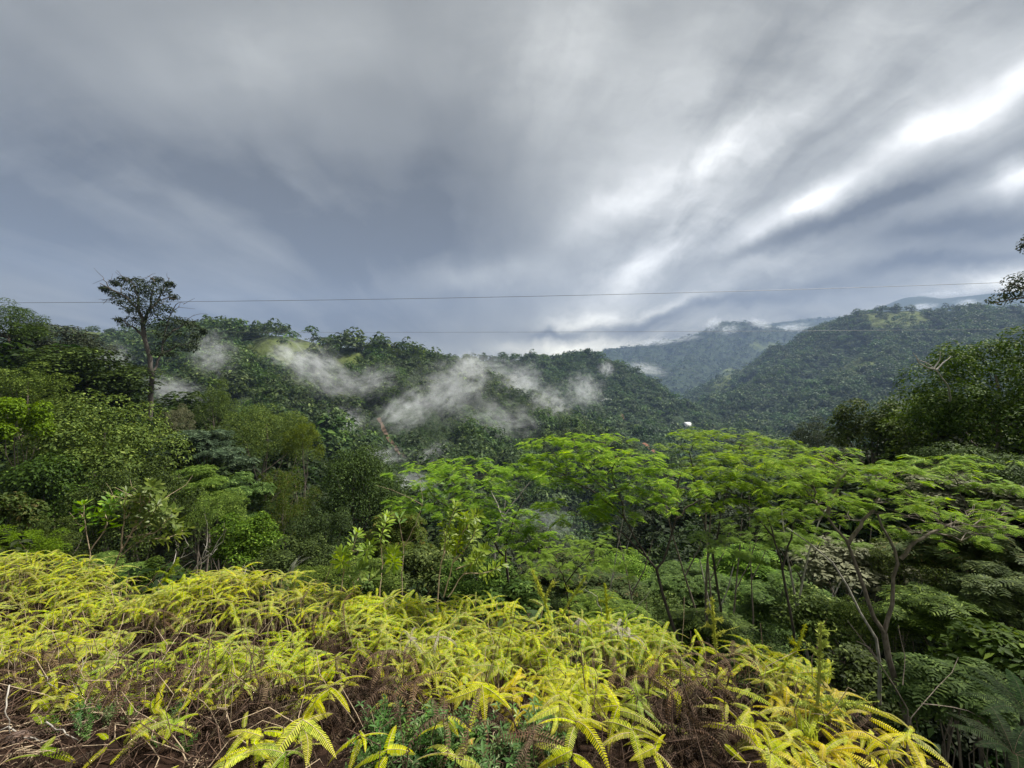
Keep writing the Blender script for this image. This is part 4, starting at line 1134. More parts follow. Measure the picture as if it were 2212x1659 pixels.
def sphere(nu=20, nv=12):
    th = np.linspace(0, math.pi, nv); ph = np.arange(nu) * 2 * math.pi / nu
    V = [[0, 0, 1]] + [[math.sin(a) * math.cos(b), math.sin(a) * math.sin(b), math.cos(a)] for a in th[1:-1] for b in ph] + [[0, 0, -1]]
    q, tr = [], []
    for k in range(nu):
        tr.append((0, 1 + k, 1 + (k + 1) % nu)); last = 1 + (nv - 3) * nu
        tr.append((len(V) - 1, last + (k + 1) % nu, last + k))
        for r_ in range(nv - 3):
            q.append((1 + r_ * nu + k, 1 + (r_ + 1) * nu + k, 1 + (r_ + 1) * nu + (k + 1) % nu, 1 + r_ * nu + (k + 1) % nu))
    return np.array(V, float), np.array(q), np.array(tr)
SV, SQ, ST = sphere()
MISTS = [  # px, py, half w, half h, tilt, depth, depth half size px, optical depth, label
 (690, 800, 130, 58, -34, 300, 110, 2.6, "mist streaming down the hillside left of the crest trees"),
 (800, 825, 90, 45, 15, 290, 80, 1.4, "thin mist between the streaming mist and the valley mist"),
 (975, 840, 130, 80, 28, 290, 110, 2.6, "largest white mist bank rising over the middle of the hill"),
 (875, 890, 85, 55, 20, 250, 80, 2.4, "mist lying over the top of the dirt track"),
 (745, 915, 65, 48, 10, 215, 60, 2.0, "round mist pocket at the right tip of the left forest"),
 (815, 990, 85, 34, 5, 190, 60, 1.8, "low mist at the foot of the crop rows"),
 (885, 1048, 75, 34, 0, 150, 60, 3.0, "white mist pocket deep in the valley under the first flat crown"),
 (1080, 905, 120, 60, -10, 320, 90, 1.4, "thin veil over the dark forest spur"),
 (1185, 880, 70, 60, 40, 390, 80, 2.6, "mist behind the tip of the dark forest spur"),
 (1262, 845, 52, 56, 60, 560, 60, 2.6, "upright mist plume right of the dark forest spur"),
 (1135, 835, 40, 60, 62, 460, 50, 2.6, "upright mist plume over the middle of the dark forest spur"),
 (1015, 790, 40, 48, 55, 420, 50, 2.2, "ragged mist plume climbing to the low point of the crest"),
 (620, 770, 34, 54, 70, 320, 50, 2.2, "mist plume at the upper end of the streaming mist"),
 (930, 985, 60, 30, 30, 215, 50, 1.8, "mist wisp at the lower right corner of the crop rows"),
 (1120, 825, 80, 44, 30, 460, 70, 1.5, "pale mist strands above the dark forest spur"),
 (1070, 795, 110, 34, -5, 520, 80, 1.3, "mist along the low point of the crest"),
 (460, 765, 62, 62, 45, 230, 60, 1.6, "mist wisp right of the tall lone tree"),
 (375, 845, 90, 40, -15, 150, 60, 1.7, "mist behind the bare trunk of the tall lone tree"),
 (245, 775, 40, 46, -45, 150, 40, 1.5, "small mist wisp left of the tall lone tree"),
 (1310, 797, 22, 24, 60, 950, 20, 2.6, "small bright mist puff on the ridge"),
 (1395, 797, 60, 18, -12, 1300, 30, 2.8, "bright mist strip on the ridge above the valley"),
 (1180, 1130, 90, 60, 0, 110, 60, 0.8, "faint mist in the valley behind the flat crowns"),
 (1565, 716, 40, 16, 15, 3850, 30, 5.0, "cloud scrap on the left shoulder of the far mountain"),
 (1540, 700, 26, 18, 50, 3850, 25, 4.5, "cloud scrap at the left tip of the far mountain top"),
 (1640, 700, 34, 14, -20, 3850, 25, 5.0, "cloud scrap on the far mountain top"),
 (1700, 712, 60, 16, 8, 4100, 40, 5.0, "cloud strip in the saddle of the far mountains"),
 (1420, 740, 50, 12, 5, 3900, 30, 4.0, "cloud strip on the lower far ridge"),
 (1480, 733, 60, 10, 8, 3900, 30, 2.0, "cloud strip along the far ridge slope"),
 (1990, 664, 40, 12, 5, 4900, 30, 4.5, "cloud scrap on the distant blue mountain"),
 (2090, 656, 30, 14, 0, 4900, 25, 5.0, "bright cloud puff on the distant blue mountain"),
 (2050, 634, 90, 9, 2, 5000, 40, 3.0, "cloud sitting on top of the distant blue mountain"),
]
for px, py, hw, hh, tilt, Y, hd, tau, lab in MISTS:
    q_ = Y / F
    th_m = 2 * hd * q_
    m_ = mist_mat("mist_%d" % px, tau * 0.31 / (th_m * 0.30))
    me = mesh('mist', SV, [SQ, ST], m_, [0, 0], True)
    o = link('mist', me, None, at(px, py, Y))
    o.scale = (hw * q_ * 1.42, hd * q_ * 1.4, hh * q_ * 1.42)
    o.rotation_euler = (0, R(-tilt), 0)
    tag(o, lab, 'mist', kind='stuff')

# ------------------------------------------------------------------ the air between here and the far mountains
m_h, t_, o_ = newmat("haze_air")
v_ = N(t_, 'ShaderNodeVolumePrincipled', {'Color': (0.37, 0.50, 0.79, 1), 'Density': 0.0001, 'Anisotropy': 0.0})
t_.links.new(v_.outputs[0], o_.inputs['Volume'])
V, Fq = box((-5200, -300, FLOOR_Z - 12), (8200, 6600, 1330))
tag(link('haze', mesh('haze', V, [Fq], m_h)), 'pale blue haze in the valley air', 'haze', kind='stuff')
# ------------------------------------------------------------------ ferns
def frond_geo(L, n=28, width=0.026, arch=0.9, side=0.0, start=0.35, curl=0.0, gap=0.74):
    """one comb-like frond along +Y, rising then arching over; narrow leaflets on both sides of a thin midrib"""
    t = np.linspace(0, 1, 14)
    ang = start - arch * 1.6 * t ** (1.0) - curl * 3.0 * t ** 3
    ds = L / 13
    y = np.concatenate([[0], np.cumsum(np.cos(ang[:-1]) * ds)]); z = np.concatenate([[0], np.cumsum(np.sin(ang[:-1]) * ds)])
    x = side * L * t ** 2
    C = np.stack([x, y, z], 1)
    V0, F0 = tube(C, np.linspace(0.0016, 0.0006, 14), 3)
    tt = np.linspace(0.02, 0.995, n)
    P_ = np.stack([np.interp(tt, t, C[:, k]) for k in range(3)], 1)
    T = nrm(np.stack([np.interp(tt, t, np.gradient(C[:, k])) for k in range(3)], 1))
    sx = np.array([1.0, 0, 0]); Bn = nrm(np.cross(T, np.cross(sx, T)) * 0 + (sx - T * T[:, 0:1])); Up = np.cross(Bn, T)
    prof = np.clip(np.minimum(0.55 + 3.0 * tt, 1.0) * (1 - tt ** 2.2) ** 0.8, 0.05, 1) * width
    bw = L / n * gap
    V1, F1 = [], []
    for k in range(n):
        for sg in (1, -1):
            l = prof[k] * rng.uniform(0.9, 1.06); b = len(V1)
            dirn = nrm(sg * Bn[k] * 0.93 + T[k] * 0.34 - Up[k] * (0.10 + 0.5 * curl + rng.uniform(0, .14)))
            a0 = P_[k] - T[k] * bw * 0.5; a1 = P_[k] + T[k] * bw * 0.5
            e0 = P_[k] + dirn * l - T[k] * bw * 0.30 - Up[k] * l * 0.12; e1 = P_[k] + dirn * l + T[k] * bw * 0.30 - Up[k] * l * 0.12
            V1 += [a0, a1, e1, e0]; F1.append((b, b + 1, b + 2, b + 3))
    return V0, F0, np.array(V1), np.array(F1)

FERN = {
 'yellow': leaf_mat("fern_yellow", (0.25, 0.31, 0.012), (0.55, 0.56, 0.020), trans=0.32, var=.9, tip=(0.62, 0.50, 0.03), rough=0.5, spec=0.14),
 'lime':   leaf_mat("fern_lime", (0.16, 0.26, 0.012), (0.32, 0.42, 0.026), trans=0.32, var=.9, tip=(0.62, 0.50, 0.03), rough=0.5, spec=0.14),
 'gold':   leaf_mat("fern_gold", (0.38, 0.32, 0.012), (0.54, 0.45, 0.022), trans=0.30, var=.6, rough=0.45),
 'dead':   leaf_mat("fern_dead", (0.070, 0.042, 0.022), (0.17, 0.115, 0.065), trans=0.15, rough=0.75),
 'bleach': leaf_mat("fern_bleached", (0.20, 0.17, 0.155), (0.45, 0.41, 0.39), trans=0.2, rough=0.5),
}
FT = leaf_mat("fern_thicket", (0.13, 0.225, 0.010), (0.52, 0.53, 0.020), trans=0.30, var=1.0, rough=0.5, spec=0.14, tint=True, c3=(0.40, 0.30, 0.02))
DT = leaf_mat("fern_litter", (0.014, 0.009, 0.006), (0.075, 0.050, 0.030), trans=0.08, rough=0.85, tint=True)
SHAPES = [dict(L=.21, arch=.45, start=.12, side=.08), dict(L=.19, arch=.6, start=.2, side=-.08), dict(L=.22, arch=.8, start=.3, side=.05), dict(L=.17, arch=.4, start=.0, side=0),
          dict(L=.20, arch=.6, start=-.05, side=-.14), dict(L=.23, arch=.95, start=.4, side=.1)]
SHAPES += [dict(s_, L=s_['L'] * rng.uniform(.7, 1.15), width=rng.uniform(.019, .027), arch=s_['arch'] * rng.uniform(.7, 1.4), side=-s_['side'] + rng.normal(0, .08), start=s_['start'] + rng.normal(0, .12)) for s_ in SHAPES]
FR_GEO = [frond_geo(**s_) for s_ in SHAPES]
LONG_GEO = [frond_geo(L=.34, n=34, width=.028, arch=.9, start=.45, side=.12), frond_geo(L=.30, n=30, width=.026, arch=1.1, start=.6, side=-.16), frond_geo(L=.38, n=38, width=.025, arch=.75, start=.3, side=.08)]
DEAD_GEO = [frond_geo(gap=.5, L=.24, n=22, width=.020, arch=1.0, start=.2, curl=.25, side=.1), frond_geo(gap=.5, L=.30, n=26, width=.018, arch=1.3, start=.5, curl=.35, side=-.1), frond_geo(gap=.5, L=.20, n=20, width=.022, arch=.8, start=0, curl=.5)]
def frond_me(geo, mat):
    return mesh('frond', np.concatenate([geo[0], geo[2]]), [geo[1], geo[3] + len(geo[0])], [STEM_D if mat.name in ('fern_dead',) else STEM, mat], [0, 1], attrs={'along': np.concatenate([np.zeros(len(geo[0])), np.repeat(np.linspace(0, 1, len(geo[2]) // 8), 8)])})
FR_ME = {(c, i): frond_me(g, FERN[c]) for c in ('yellow', 'lime', 'gold') for i, g in enumerate(FR_GEO)}
LO_ME = {(c, i): frond_me(g, FERN[c]) for c in ('yellow', 'lime', 'gold') for i, g in enumerate(LONG_GEO)}
DE_ME = {(c, i): frond_me(g, FERN[c]) for c in ('dead', 'bleach') for i, g in enumerate(DEAD_GEO)}

STEM_ME = []
for k in range(5):
    e = np.array([rng.uniform(-.10, .10), rng.uniform(-.08, .08), 1.0])
    V, Fq = tube(curve((0, 0, -0.15), e, n=6, wob=0.02), np.linspace(0.006, 0.004, 6), 5)
    STEM_ME.append((mesh('stem', V, [Fq], STEM_D, smooth_=True), e))

def bare_zone(x, y):
    """the uncovered soil at the lower left: in front of the line from (-3.4, 2.9) to (-1.3, 1.9)"""
    return (y < 2.32 + (x + 2.76) * (1.85 - 2.32) / 1.21) & (x < -1.35)
def fern(x, y, ztop, color, n, label, group, heads=None, long=0, scale=1.0, second=False):
    gz_ = float(H_BANK(np.array([x]), np.array([y]))[0]) - 0.02 - 1.35 * max(float(edge_dist(np.array([x]), np.array([y]))[0]), 0)
    rt = empty('fern', (x, y, gz_)); tag(rt, label, 'fern', group)
    h = max(ztop - gz_, 0.08)
    me, e = STEM_ME[rng.integers(0, len(STEM_ME))]
    s = link('stem', me, rt); s.scale = (min(1, h * 1.4),) * 2 + (h,)
    tip = np.array([e[0] * s.scale[0], e[1] * s.scale[1], h])
    if heads is None:
        a0 = rng.uniform(0, 6.28)
        heads = [a0 + 6.283 * k / n + rng.normal(0, .22) for k in range(n)]
    for k, a in enumerate(heads):
        tab = LO_ME if k < long else FR_ME
        f = link('frond', tab[(color, int(rng.integers(0, 3 if k < long else len(SHAPES))))], rt, tip + np.array([0, 0, rng.uniform(-.02, .02)]))
        f.rotation_euler = (rng.uniform(-.40, .38), rng.normal(0, .32), a)
        sc_ = scale * rng.uniform(.8, 1.15); f.scale = (sc_ * (1 if rng.random() < .5 else -1), sc_, sc_)
    return rt

def ftop(x, y):
    """the surface of the fern canopy: lumpy, higher on the crest mounds"""
    z = np.interp(y, [1.5, 1.9, 2.4, 3.2, 4.4], [-1.55, -1.56, -1.67, -1.88, -1.91])
    z = z + 0.13 * fbm(x * 1.1 + 3, y * 1.1, 3, 15)
    z = z + 0.10 * np.exp(-((x + 5.2) / .7) ** 2 - ((y - 4.4) / .6) ** 2) + 0.19 * np.exp(-((x + 2.55) / .55) ** 2 - ((y - 3.75) / .45) ** 2) - 0.15 * np.exp(-((x + 3.6) / .5) ** 2 - ((y - 4.0) / .5) ** 2)
    return z

NF = 0
# patches where the living fronds have died back and brown dead ones show: (px, py, depth, radius)
BROWN = [(780, 1440, 2.3, .22), (860, 1500, 2.0, .16), (1450, 1490, 2.05, .13), (1540, 1440, 2.3, .12), (90, 1440, 2.5, .22), (250, 1480, 2.2, .2), (520, 1480, 2.15, .2), (980, 1590, 1.7, .10), (1180, 1610, 1.65, .1), (700, 1330, 3.0, .25), (400, 1340, 3.1, .3)]
BR = np.array([list(at(a, b, c)[:2]) + [d] for a, b, c, d in BROWN])
def brown(x, y):
    return float(np.max(np.exp(-(np.hypot(BR[:, 0] - x, BR[:, 1] - y) / BR[:, 2]) ** 2)))
# ferns one can pick out at the front edge of the bank: (px, py of the fork, depth, frond headings in degrees seen from above, 0 = away, 90 = left, 180 = towards us, colour, label)
STARS = [
 (660, 1562, 1.72, (35, 95, 150, 205, 268, 318), 'yellow', 1.15, "big fern with long drooping fronds left of the herb patch, largest at the bottom left"),
 (624, 1622, 1.62, (60, 110, 165, 200, 245, 300), 'lime', 1.0, "low star shaped fern right at the bottom edge left of the herb patch"),
 (717, 1492, 1.85, (20, 80, 140, 215, 275), 'yellow', 1.0, "fern right above the biggest bottom left fern"),
 (1255, 1571, 1.70, (30, 100, 150, 200, 262, 325), 'yellow', 1.1, "big spreading fern just right of the herb patch"),
 (1344, 1586, 1.66, (0, 55, 120, 180, 240, 300), 'yellow', 1.05, "big star shaped fern second to the right of the herb patch"),
 (1190, 1532, 1.80, (110, 160, 200, 250), 'yellow', .95, "fern drooping over the right end of the herb patch"),
 (1347, 1523, 1.85, (10, 60, 130, 230, 290), 'yellow', 1.0, "fern behind the big star shaped one, with short upright top fronds"),
 (1034, 1492, 1.92, (120, 165, 195, 240), 'yellow', 1.15, "fern with two long fronds hanging above the middle of the herb patch"),
 (973, 1567, 1.74, (70, 110, 200, 250), 'yellow', .95, "arching fern at the left end of the herb patch beside the dark hollow"),
 (851, 1617, 1.62, (85, 350, 290, 160), 'yellow', .9, "fern with one upright frond left of the herb patch"),
 (1231, 1634, 1.58, (60, 120, 240, 300), 'yellow', .95, "fern cut by the bottom edge right of the herb patch"),
 (960, 1640, 1.56, (40, 90, 270, 330), 'yellow', .95, "fern cut by the bottom edge under the herb patch"),
 (495, 1640, 1.58, (30, 100, 330), 'yellow', .8, "small upright fern at the bottom edge beside the bare soil"),
 (1420, 1620, 1.62, (50, 130, 180, 230, 310), 'yellow', 1.0, "fern at the bottom edge under the right golden ferns"),
 (760, 1590, 1.72, (100, 180, 230, 280), 'yellow', .9, "fern hanging down between the biggest bottom left fern and the herb patch"),
 (380, 1560, 1.9, (60, 130, 200, 270, 330), 'lime', .9, "greenish fern at the right end of the bare soil"),
]
for (px, py, Y, hd, col, sc_, lab) in STARS:
    t_ = at(px, py, Y)
    fern(t_[0], t_[1], t_[2], col, len(hd), lab, 'ferns on the bank', [R(a + rng.normal(0, 9)) for a in hd], 0, sc_ * .85); NF += 1
star_xy = np.array([at(s_[0], s_[1], s_[2])[:2] for s_ in STARS])

cand = []
while len(cand) < 1950:
    x, y = rng.uniform(-7.2, 2.05), rng.uniform(1.55, 4.85)
    d = float(edge_dist(np.array([x]), np.array([y]))[0])
    if d > 0.12 or abs(x) > y * 1.32 + .9: continue
    if bare_zone(x, y) and rng.random() < .96: continue
    if y < 2.0 and -0.68 < x < 0.24: continue
    if rng.random() < brown(x, y) * 1.05: continue
    vn_ = vnoise(np.array([x * 2.4]), np.array([y * 2.4]), 19)[0]
    if rng.random() > 0.06 + 1.5 * max(0.0, vn_ - .22) + (0.25 if d > -0.6 else 0): continue
    if np.min(np.hypot(*(star_xy - (x, y)).T)) < .16: continue
    cand.append((x, y, d))
cand.sort(key=lambda c: c[1])
IND = 284
# the ones that show largest (nearest) one by one, the rest as one thicket
idx = list(range(IND))
def zone(x, y, d, col):
    if d > -0.45 and y > 2.6: return "%s fern along the far crest of the bank" % {'yellow': 'yellow green', 'lime': 'light green', 'gold': 'golden'}[col]
    px = CX + x / y * F
    side = "left part of the bank below the crest" if px < 700 else ("middle of the bank behind the herb patch" if px < 1300 else "right part of the bank below the tall fern spike")
    return "%s forked fern in the %s" % ({'yellow': 'yellow green', 'lime': 'light green', 'gold': 'golden'}[col], side)
def colour(x, y):
    g = vnoise(np.array([x * 1.3 + 9]), np.array([y * 1.3]), 33)[0] + rng.normal(0, .12)
    right = 0.12 if x > 0.9 and y > 2.1 else 0
    if g + right > 0.88: return 'gold'
    if g < 0.36 or (x < -1.2 and y < 2.6 and rng.random() < .4): return 'lime'
    return 'yellow'
for k, (x, y, d) in enumerate(cand):
    zt = float(ftop(np.array([x]), np.array([y]))[0]) - abs(rng.normal(0, .09)) + .05
    if k < IND:
        col = colour(x, y)
        lab = zone(x, y, d, col)
        crest = d > -0.5
        nfr = int(rng.choice([1, 2, 2, 3, 3, 4, 5]))
        fern(x, y, zt, col, nfr, lab, lab.replace(' fern ', ' ferns ').replace(' forked', '') , None, int(rng.integers(1, 3)) if crest else 0, rng.uniform(.42, .82))
rest = np.array(cand[IND:])
mb = MB()
for (x, y, d) in rest:
    zt = float(ftop(np.array([x]), np.array([y]))[0]) - abs(rng.normal(0, .09)) + .05
    crest = d > -0.55
    nfr = int(rng.integers(3, 6))
    a0 = rng.uniform(0, 6.28)
    tint = np.clip(0.25 + .6 * vnoise(np.array([x * 1.3]), np.array([y * 1.3]), 33)[0] + rng.normal(0, .15), 0, 1)
    for k in range(nfr):
        g = LONG_GEO[rng.integers(0, 3)] if (crest and k < 2) else FR_GEO[rng.integers(0, len(FR_GEO))]
        m_ = Matrix.Translation((x, y, zt)) @ Matrix.Rotation(a0 + 6.283 * k / nfr + rng.normal(0, .25), 4, 'Z') @ Matrix.Rotation(rng.uniform(-.40, .36), 4, 'X') @ Matrix.Rotation(rng.normal(0, .32), 4, 'Y') @ Matrix.Scale(rng.uniform(.42, .8), 4)
        mm = np.array(m_)
        Va = np.concatenate([g[0], g[2]]) @ mm[:3, :3].T + mm[:3, 3]
        n0 = len(g[0])
        mb.add(Va[:n0], g[1], 0, tint); mb.add(Va[n0:], g[3], 1, tint)
    zg = float(H_BANK(np.array([x]), np.array([y]))[0]) - 1.35 * max(d, 0)
    V, Fq = tube(curve((x + rng.normal(0, .06), y + rng.normal(0, .06), zg - .1), (x, y, zt), n=4, wob=.02), .004, 4)
    mb.add(V, Fq, 0, tint)
o = link('fern_thicket', mb.mesh('fern_thicket', [STEM, FT], attr='tint'))
tag(o, 'tangle of yellow green ferns filling the back of the bank', 'ferns', kind='stuff')

# dead fronds under the canopy
mb = MB()
for k in range(8500):
    x, y = rng.uniform(-6.4, 2.0), rng.uniform(1.4, 4.7)
    d = float(edge_dist(np.array([x]), np.array([y]))[0])
    if d > .15 or abs(x) > y * 1.3 + .3: continue
    zg = float(H_BANK(np.array([x]), np.array([y]))[0]); zt = float(ftop(np.array([x]), np.array([y]))[0])
    bz = bool(bare_zone(x, y))
    z = zg + .03 + rng.random() * .05 if bz else zg + (zt - .05 - zg) * min(1.0, rng.uniform(0.0, 1.0) + .5 * brown(x, y))
    if rng.random() < .35:
        b_ = BR[rng.integers(0, len(BR))]; x, y = b_[0] + rng.normal(0, b_[2] * .6), b_[1] + rng.normal(0, b_[2] * .6); z = float(ftop(np.array([x]), np.array([y]))[0]) - rng.uniform(0, .16)
    g = DEAD_GEO[rng.integers(0, 3)]
    m_ = Matrix.Translation((x, y, z)) @ Matrix.Rotation(rng.uniform(0, 6.28), 4, 'Z') @ Matrix.Rotation(rng.uniform(-1.0, .5), 4, 'X') @ Matrix.Rotation(rng.normal(0, .5), 4, 'Y') @ Matrix.Scale(rng.uniform(.7, 1.15), 4)
    mm = np.array(m_); n0 = len(g[0])
    Va = np.concatenate([g[0], g[2]]) @ mm[:3, :3].T + mm[:3, 3]
    tint = rng.random()
    mb.add(Va[:n0], g[1], 0, tint); mb.add(Va[n0:], g[3], 1, tint)
# stalks and twigs among them
for k in range(1900):
    x, y = rng.uniform(-6.0, 2.0), rng.uniform(1.4, 4.5)
    if rng.random() < .3: x, y = rng.uniform(-3.4, -1.2), rng.uniform(1.6, 2.7)
    d = float(edge_dist(np.array([x]), np.array([y]))[0])
    if d > .1 or abs(x) > y * 1.3 + .3: continue
    zg = float(H_BANK(np.array([x]), np.array([y]))[0]); bz = bool(bare_zone(x, y))
    L_ = rng.uniform(.2, .6)
    if not bz and rng.random() < .3: zg = float(ftop(np.array([x]), np.array([y]))[0]) - .2; L_ *= .8
    dr = rdir(1, 0.0 if bz else .5)[0] * L_
    if bz: dr[2] = abs(dr[2]) * .12
    mb.add(*tube(curve((x, y, zg + .01), np.array([x, y, zg + .01]) + dr, n=6, wob=.06, sag=rng.normal(0, .04)), np.linspace(.003, .0014, 6), 4), 2 if rng.random() < .3 else 0, rng.random())
tag(link('dead_fern_litter', mb.mesh('dead_fern_litter', [STEM_D, DT, STEM], attr='tint')), 'brown dead fronds and stalks tangled under the living ferns', 'dead ferns', kind='stuff')

# dead ferns one can pick out: curled brown and bleached fronds
def dead_fern(px, py, Y, n, col, label, sc_=1.0):
    t_ = at(px, py, Y); x, y = t_[0], t_[1]
    zg = float(H_BANK(np.array([x]), np.array([y]))[0])
    rt = empty('dead_fern', (x, y, zg)); tag(rt, label, 'dead fern', 'dead ferns on the bank')
    h = max(t_[2] - zg, .1)
    me, e = STEM_ME[rng.integers(0, 5)]; s = link('stem', me, rt); s.scale = (min(1, h * 1.4),) * 2 + (h,)
    for k in range(n):
        f = link('frond', DE_ME[(col, int(rng.integers(0, 3)))], rt, np.array([e[0] * s.scale[0], e[1] * s.scale[1], h]))
        f.rotation_euler = (rng.uniform(-.5, .5), rng.normal(0, .4), 6.283 * k / n + rng.normal(0, .3)); f.scale = (sc_,) * 3
for (px, py, Y, n, col, lab) in [
  (900, 1378, 2.75, 5, 'bleach', "bleached whitish curled fern in the middle of the bank, leftmost of the whitish ones"), (960, 1372, 2.75, 4, 'bleach', "bleached whitish fern beside the leftmost whitish one"),
  (1260, 1345, 3.0, 5, 'bleach', "bleached whitish fern on the crest left of the middle trunk base"), (1345, 1352, 2.95, 5, 'bleach', "bleached whitish fern on the crest right of the middle trunk base"),
  (1370, 1372, 2.8, 4, 'bleach', "lowest bleached fern on the crest below the middle trunk base"),
  (790, 1415, 2.45, 5, 'dead', "brown curled dead fern left of the whitish ones"), (870, 1480, 2.1, 5, 'dead', "brown dead fern arching above the dark hollow"), (1330, 1450, 2.2, 5, 'dead', "brown dead fern below the crest near the middle trunk base"),
  (1400, 1470, 2.1, 6, 'dead', "brown dead fern curled under the golden ferns at right"), (1540, 1470, 2.1, 5, 'dead', "brown dead fern left of the tall fern spike"), (1580, 1570, 1.85, 5, 'dead', "brown dead fern at the lower right under the spike"),
  (330, 1560, 1.95, 4, 'dead', "brown dead frond standing by the bare soil"), (560, 1465, 2.2, 5, 'dead', "brown dead fern in the left part of the bank"), (420, 1440, 2.4, 5, 'dead', "brown dead fern in the left thicket above the bare soil"),
  (1150, 1600, 1.75, 4, 'dead', "brown dead fern in the gap right of the herb patch")]:
    dead_fern(px, py, Y, n, col, lab, .72 if col == 'bleach' else 1.0)

for k in range(34):
    b_ = BROWN[k % len(BROWN)]; px, py, Y = b_[0] + rng.normal(0, b_[3] * 260), b_[1] + rng.normal(0, 14), b_[2] + rng.normal(0, b_[3] * .5)
    dead_fern(px, py - rng.uniform(0, 25), Y, int(rng.integers(2, 5)), 'dead', "brown dead fern curled over one of the brown patches of the bank", rng.uniform(.7, 1.1))
# upright spiky shoots: a stiff stem with bristly side shoots
SPK = leaf_mat("spike_green", (0.30, 0.36, 0.04), (0.46, 0.50, 0.07), trans=.25, rough=.5)
def spike(label, pts, Y, r, arms, cat='fern shoot', mat=SPK):
    p = np.array([at(a, b, Y) for a, b in pts]); b0 = p[0].copy()
    rt = empty('fern_shoot', b0); tag(rt, label, cat, 'upright fern shoots')
    mb = MB(); c = resamp(p, 14); mb.add(*tube(c - b0, np.linspace(r, r * .45, 14), 6), 0)
    link('stem', mb.mesh('stem', mat, True), rt)
    mb = MB()
    def bristle(c_, n, l):
        k = rng.integers(0, len(c_) - 1, n); f = rng.random((n, 1)); pos = c_[k] * (1 - f) + c_[k + 1] * f
        T = nrm(c_[k + 1] - c_[k]); Yv = nrm(rdir(n) + T * .5); Z = nrm(np.cross(Yv, rdir(n)))
        mb.add(*inst(SLIM_V * np.array([.5, 1, 1]), LEAF_F, pos - b0, np.cross(Yv, Z), Yv, Z, l * rng.uniform(.7, 1.3, n)))
    bristle(c, 420, r * 2.6)
    for (f, ax, ay, ln) in arms:
        s0 = c[int(f * 13)]; e = s0 + np.array([ax, 0.1 * rng.normal(), ay]) * ln
        cc_ = curve(s0, e, sag=.12 * ln, n=7, wob=.02)
        mb.add(*tube(cc_ - b0, np.linspace(r * .45, r * .2, 7), 4))
        bristle(cc_, int(60 + 500 * ln), r * 2.2)
        for k in range(int(2 + 22 * ln)):
            s1 = cc_[rng.integers(1, 7)]; e1 = s1 + np.array([ax * .6 + rng.normal(0, .35), rng.normal(0, .4), ay * .5 + rng.normal(0.1, .4)]) * .06
            q1 = curve(s1, e1, n=3); mb.add(*tube(q1 - b0, [.0016, .0012, .0008], 3)); bristle(q1, 14, r * 1.7)
    link('side_shoots', mb.mesh('side_shoots', mat), rt)
spike("tallest bristly fern spike standing at the right end of the bank", [(1758, 1659), (1764, 1560), (1770, 1450), (1773, 1345)], 2.05, .0095,
      [(.42, .9, .35, .20), (.42, -.7, .3, .14), (.58, -.8, .5, .12), (.66, .8, .1, .07), (.74, .8, .1, .05), (.80, -.6, .6, .05), (.86, .7, .3, .04), (.93, .6, .4, .03), (.35, .9, .3, .16), (.5, .9, -.05, .12), (.3, -.8, .25, .18), (.36, .9, .1, .14)])
spike("slim bristly fern spike left of the tallest one, in front of the dark slope", [(1546, 1400), (1542, 1350), (1538, 1292)], 2.6, .007, [(.3, .8, .4, .08), (.45, -.8, .3, .07), (.6, .8, .2, .06), (.75, -.8, .3, .05)])
spike("bristly green spike on the crest behind the bleached fern", [(1312, 1340), (1310, 1300), (1307, 1262)], 3.0, .006, [(.3, .8, .3, .05), (.5, -.8, .3, .06), (.6, .7, .4, .05)])
spike("slanting yellow fern shoot rising right of the middle saplings", [(1215, 1330), (1230, 1300), (1250, 1270), (1264, 1246)], 3.0, .006, [(.6, .8, .3, .07), (.6, -.7, .4, .07)])
spike("pair of thick yellow fern shoots on the middle of the crest", [(1185, 1325), (1170, 1280), (1150, 1232)], 3.0, .008, [(.25, .35, .95, .16), (.4, -.6, .6, .05)])
spike("yellow fern shoot leaning left out of the right crest ferns", [(1640, 1460), (1690, 1440), (1725, 1395), (1740, 1350)], 2.4, .006, [(.5, -.8, .2, .12), (.6, .7, .3, .06), (.75, -.7, .4, .06)])
spike("greenish bristly shoot on the crest below the left sapling", [(340, 1270), (365, 1240), (385, 1205)], 4.0, .007, [(.4, .8, .4, .1), (.5, -.8, .4, .1), (.7, .7, .4, .07)])

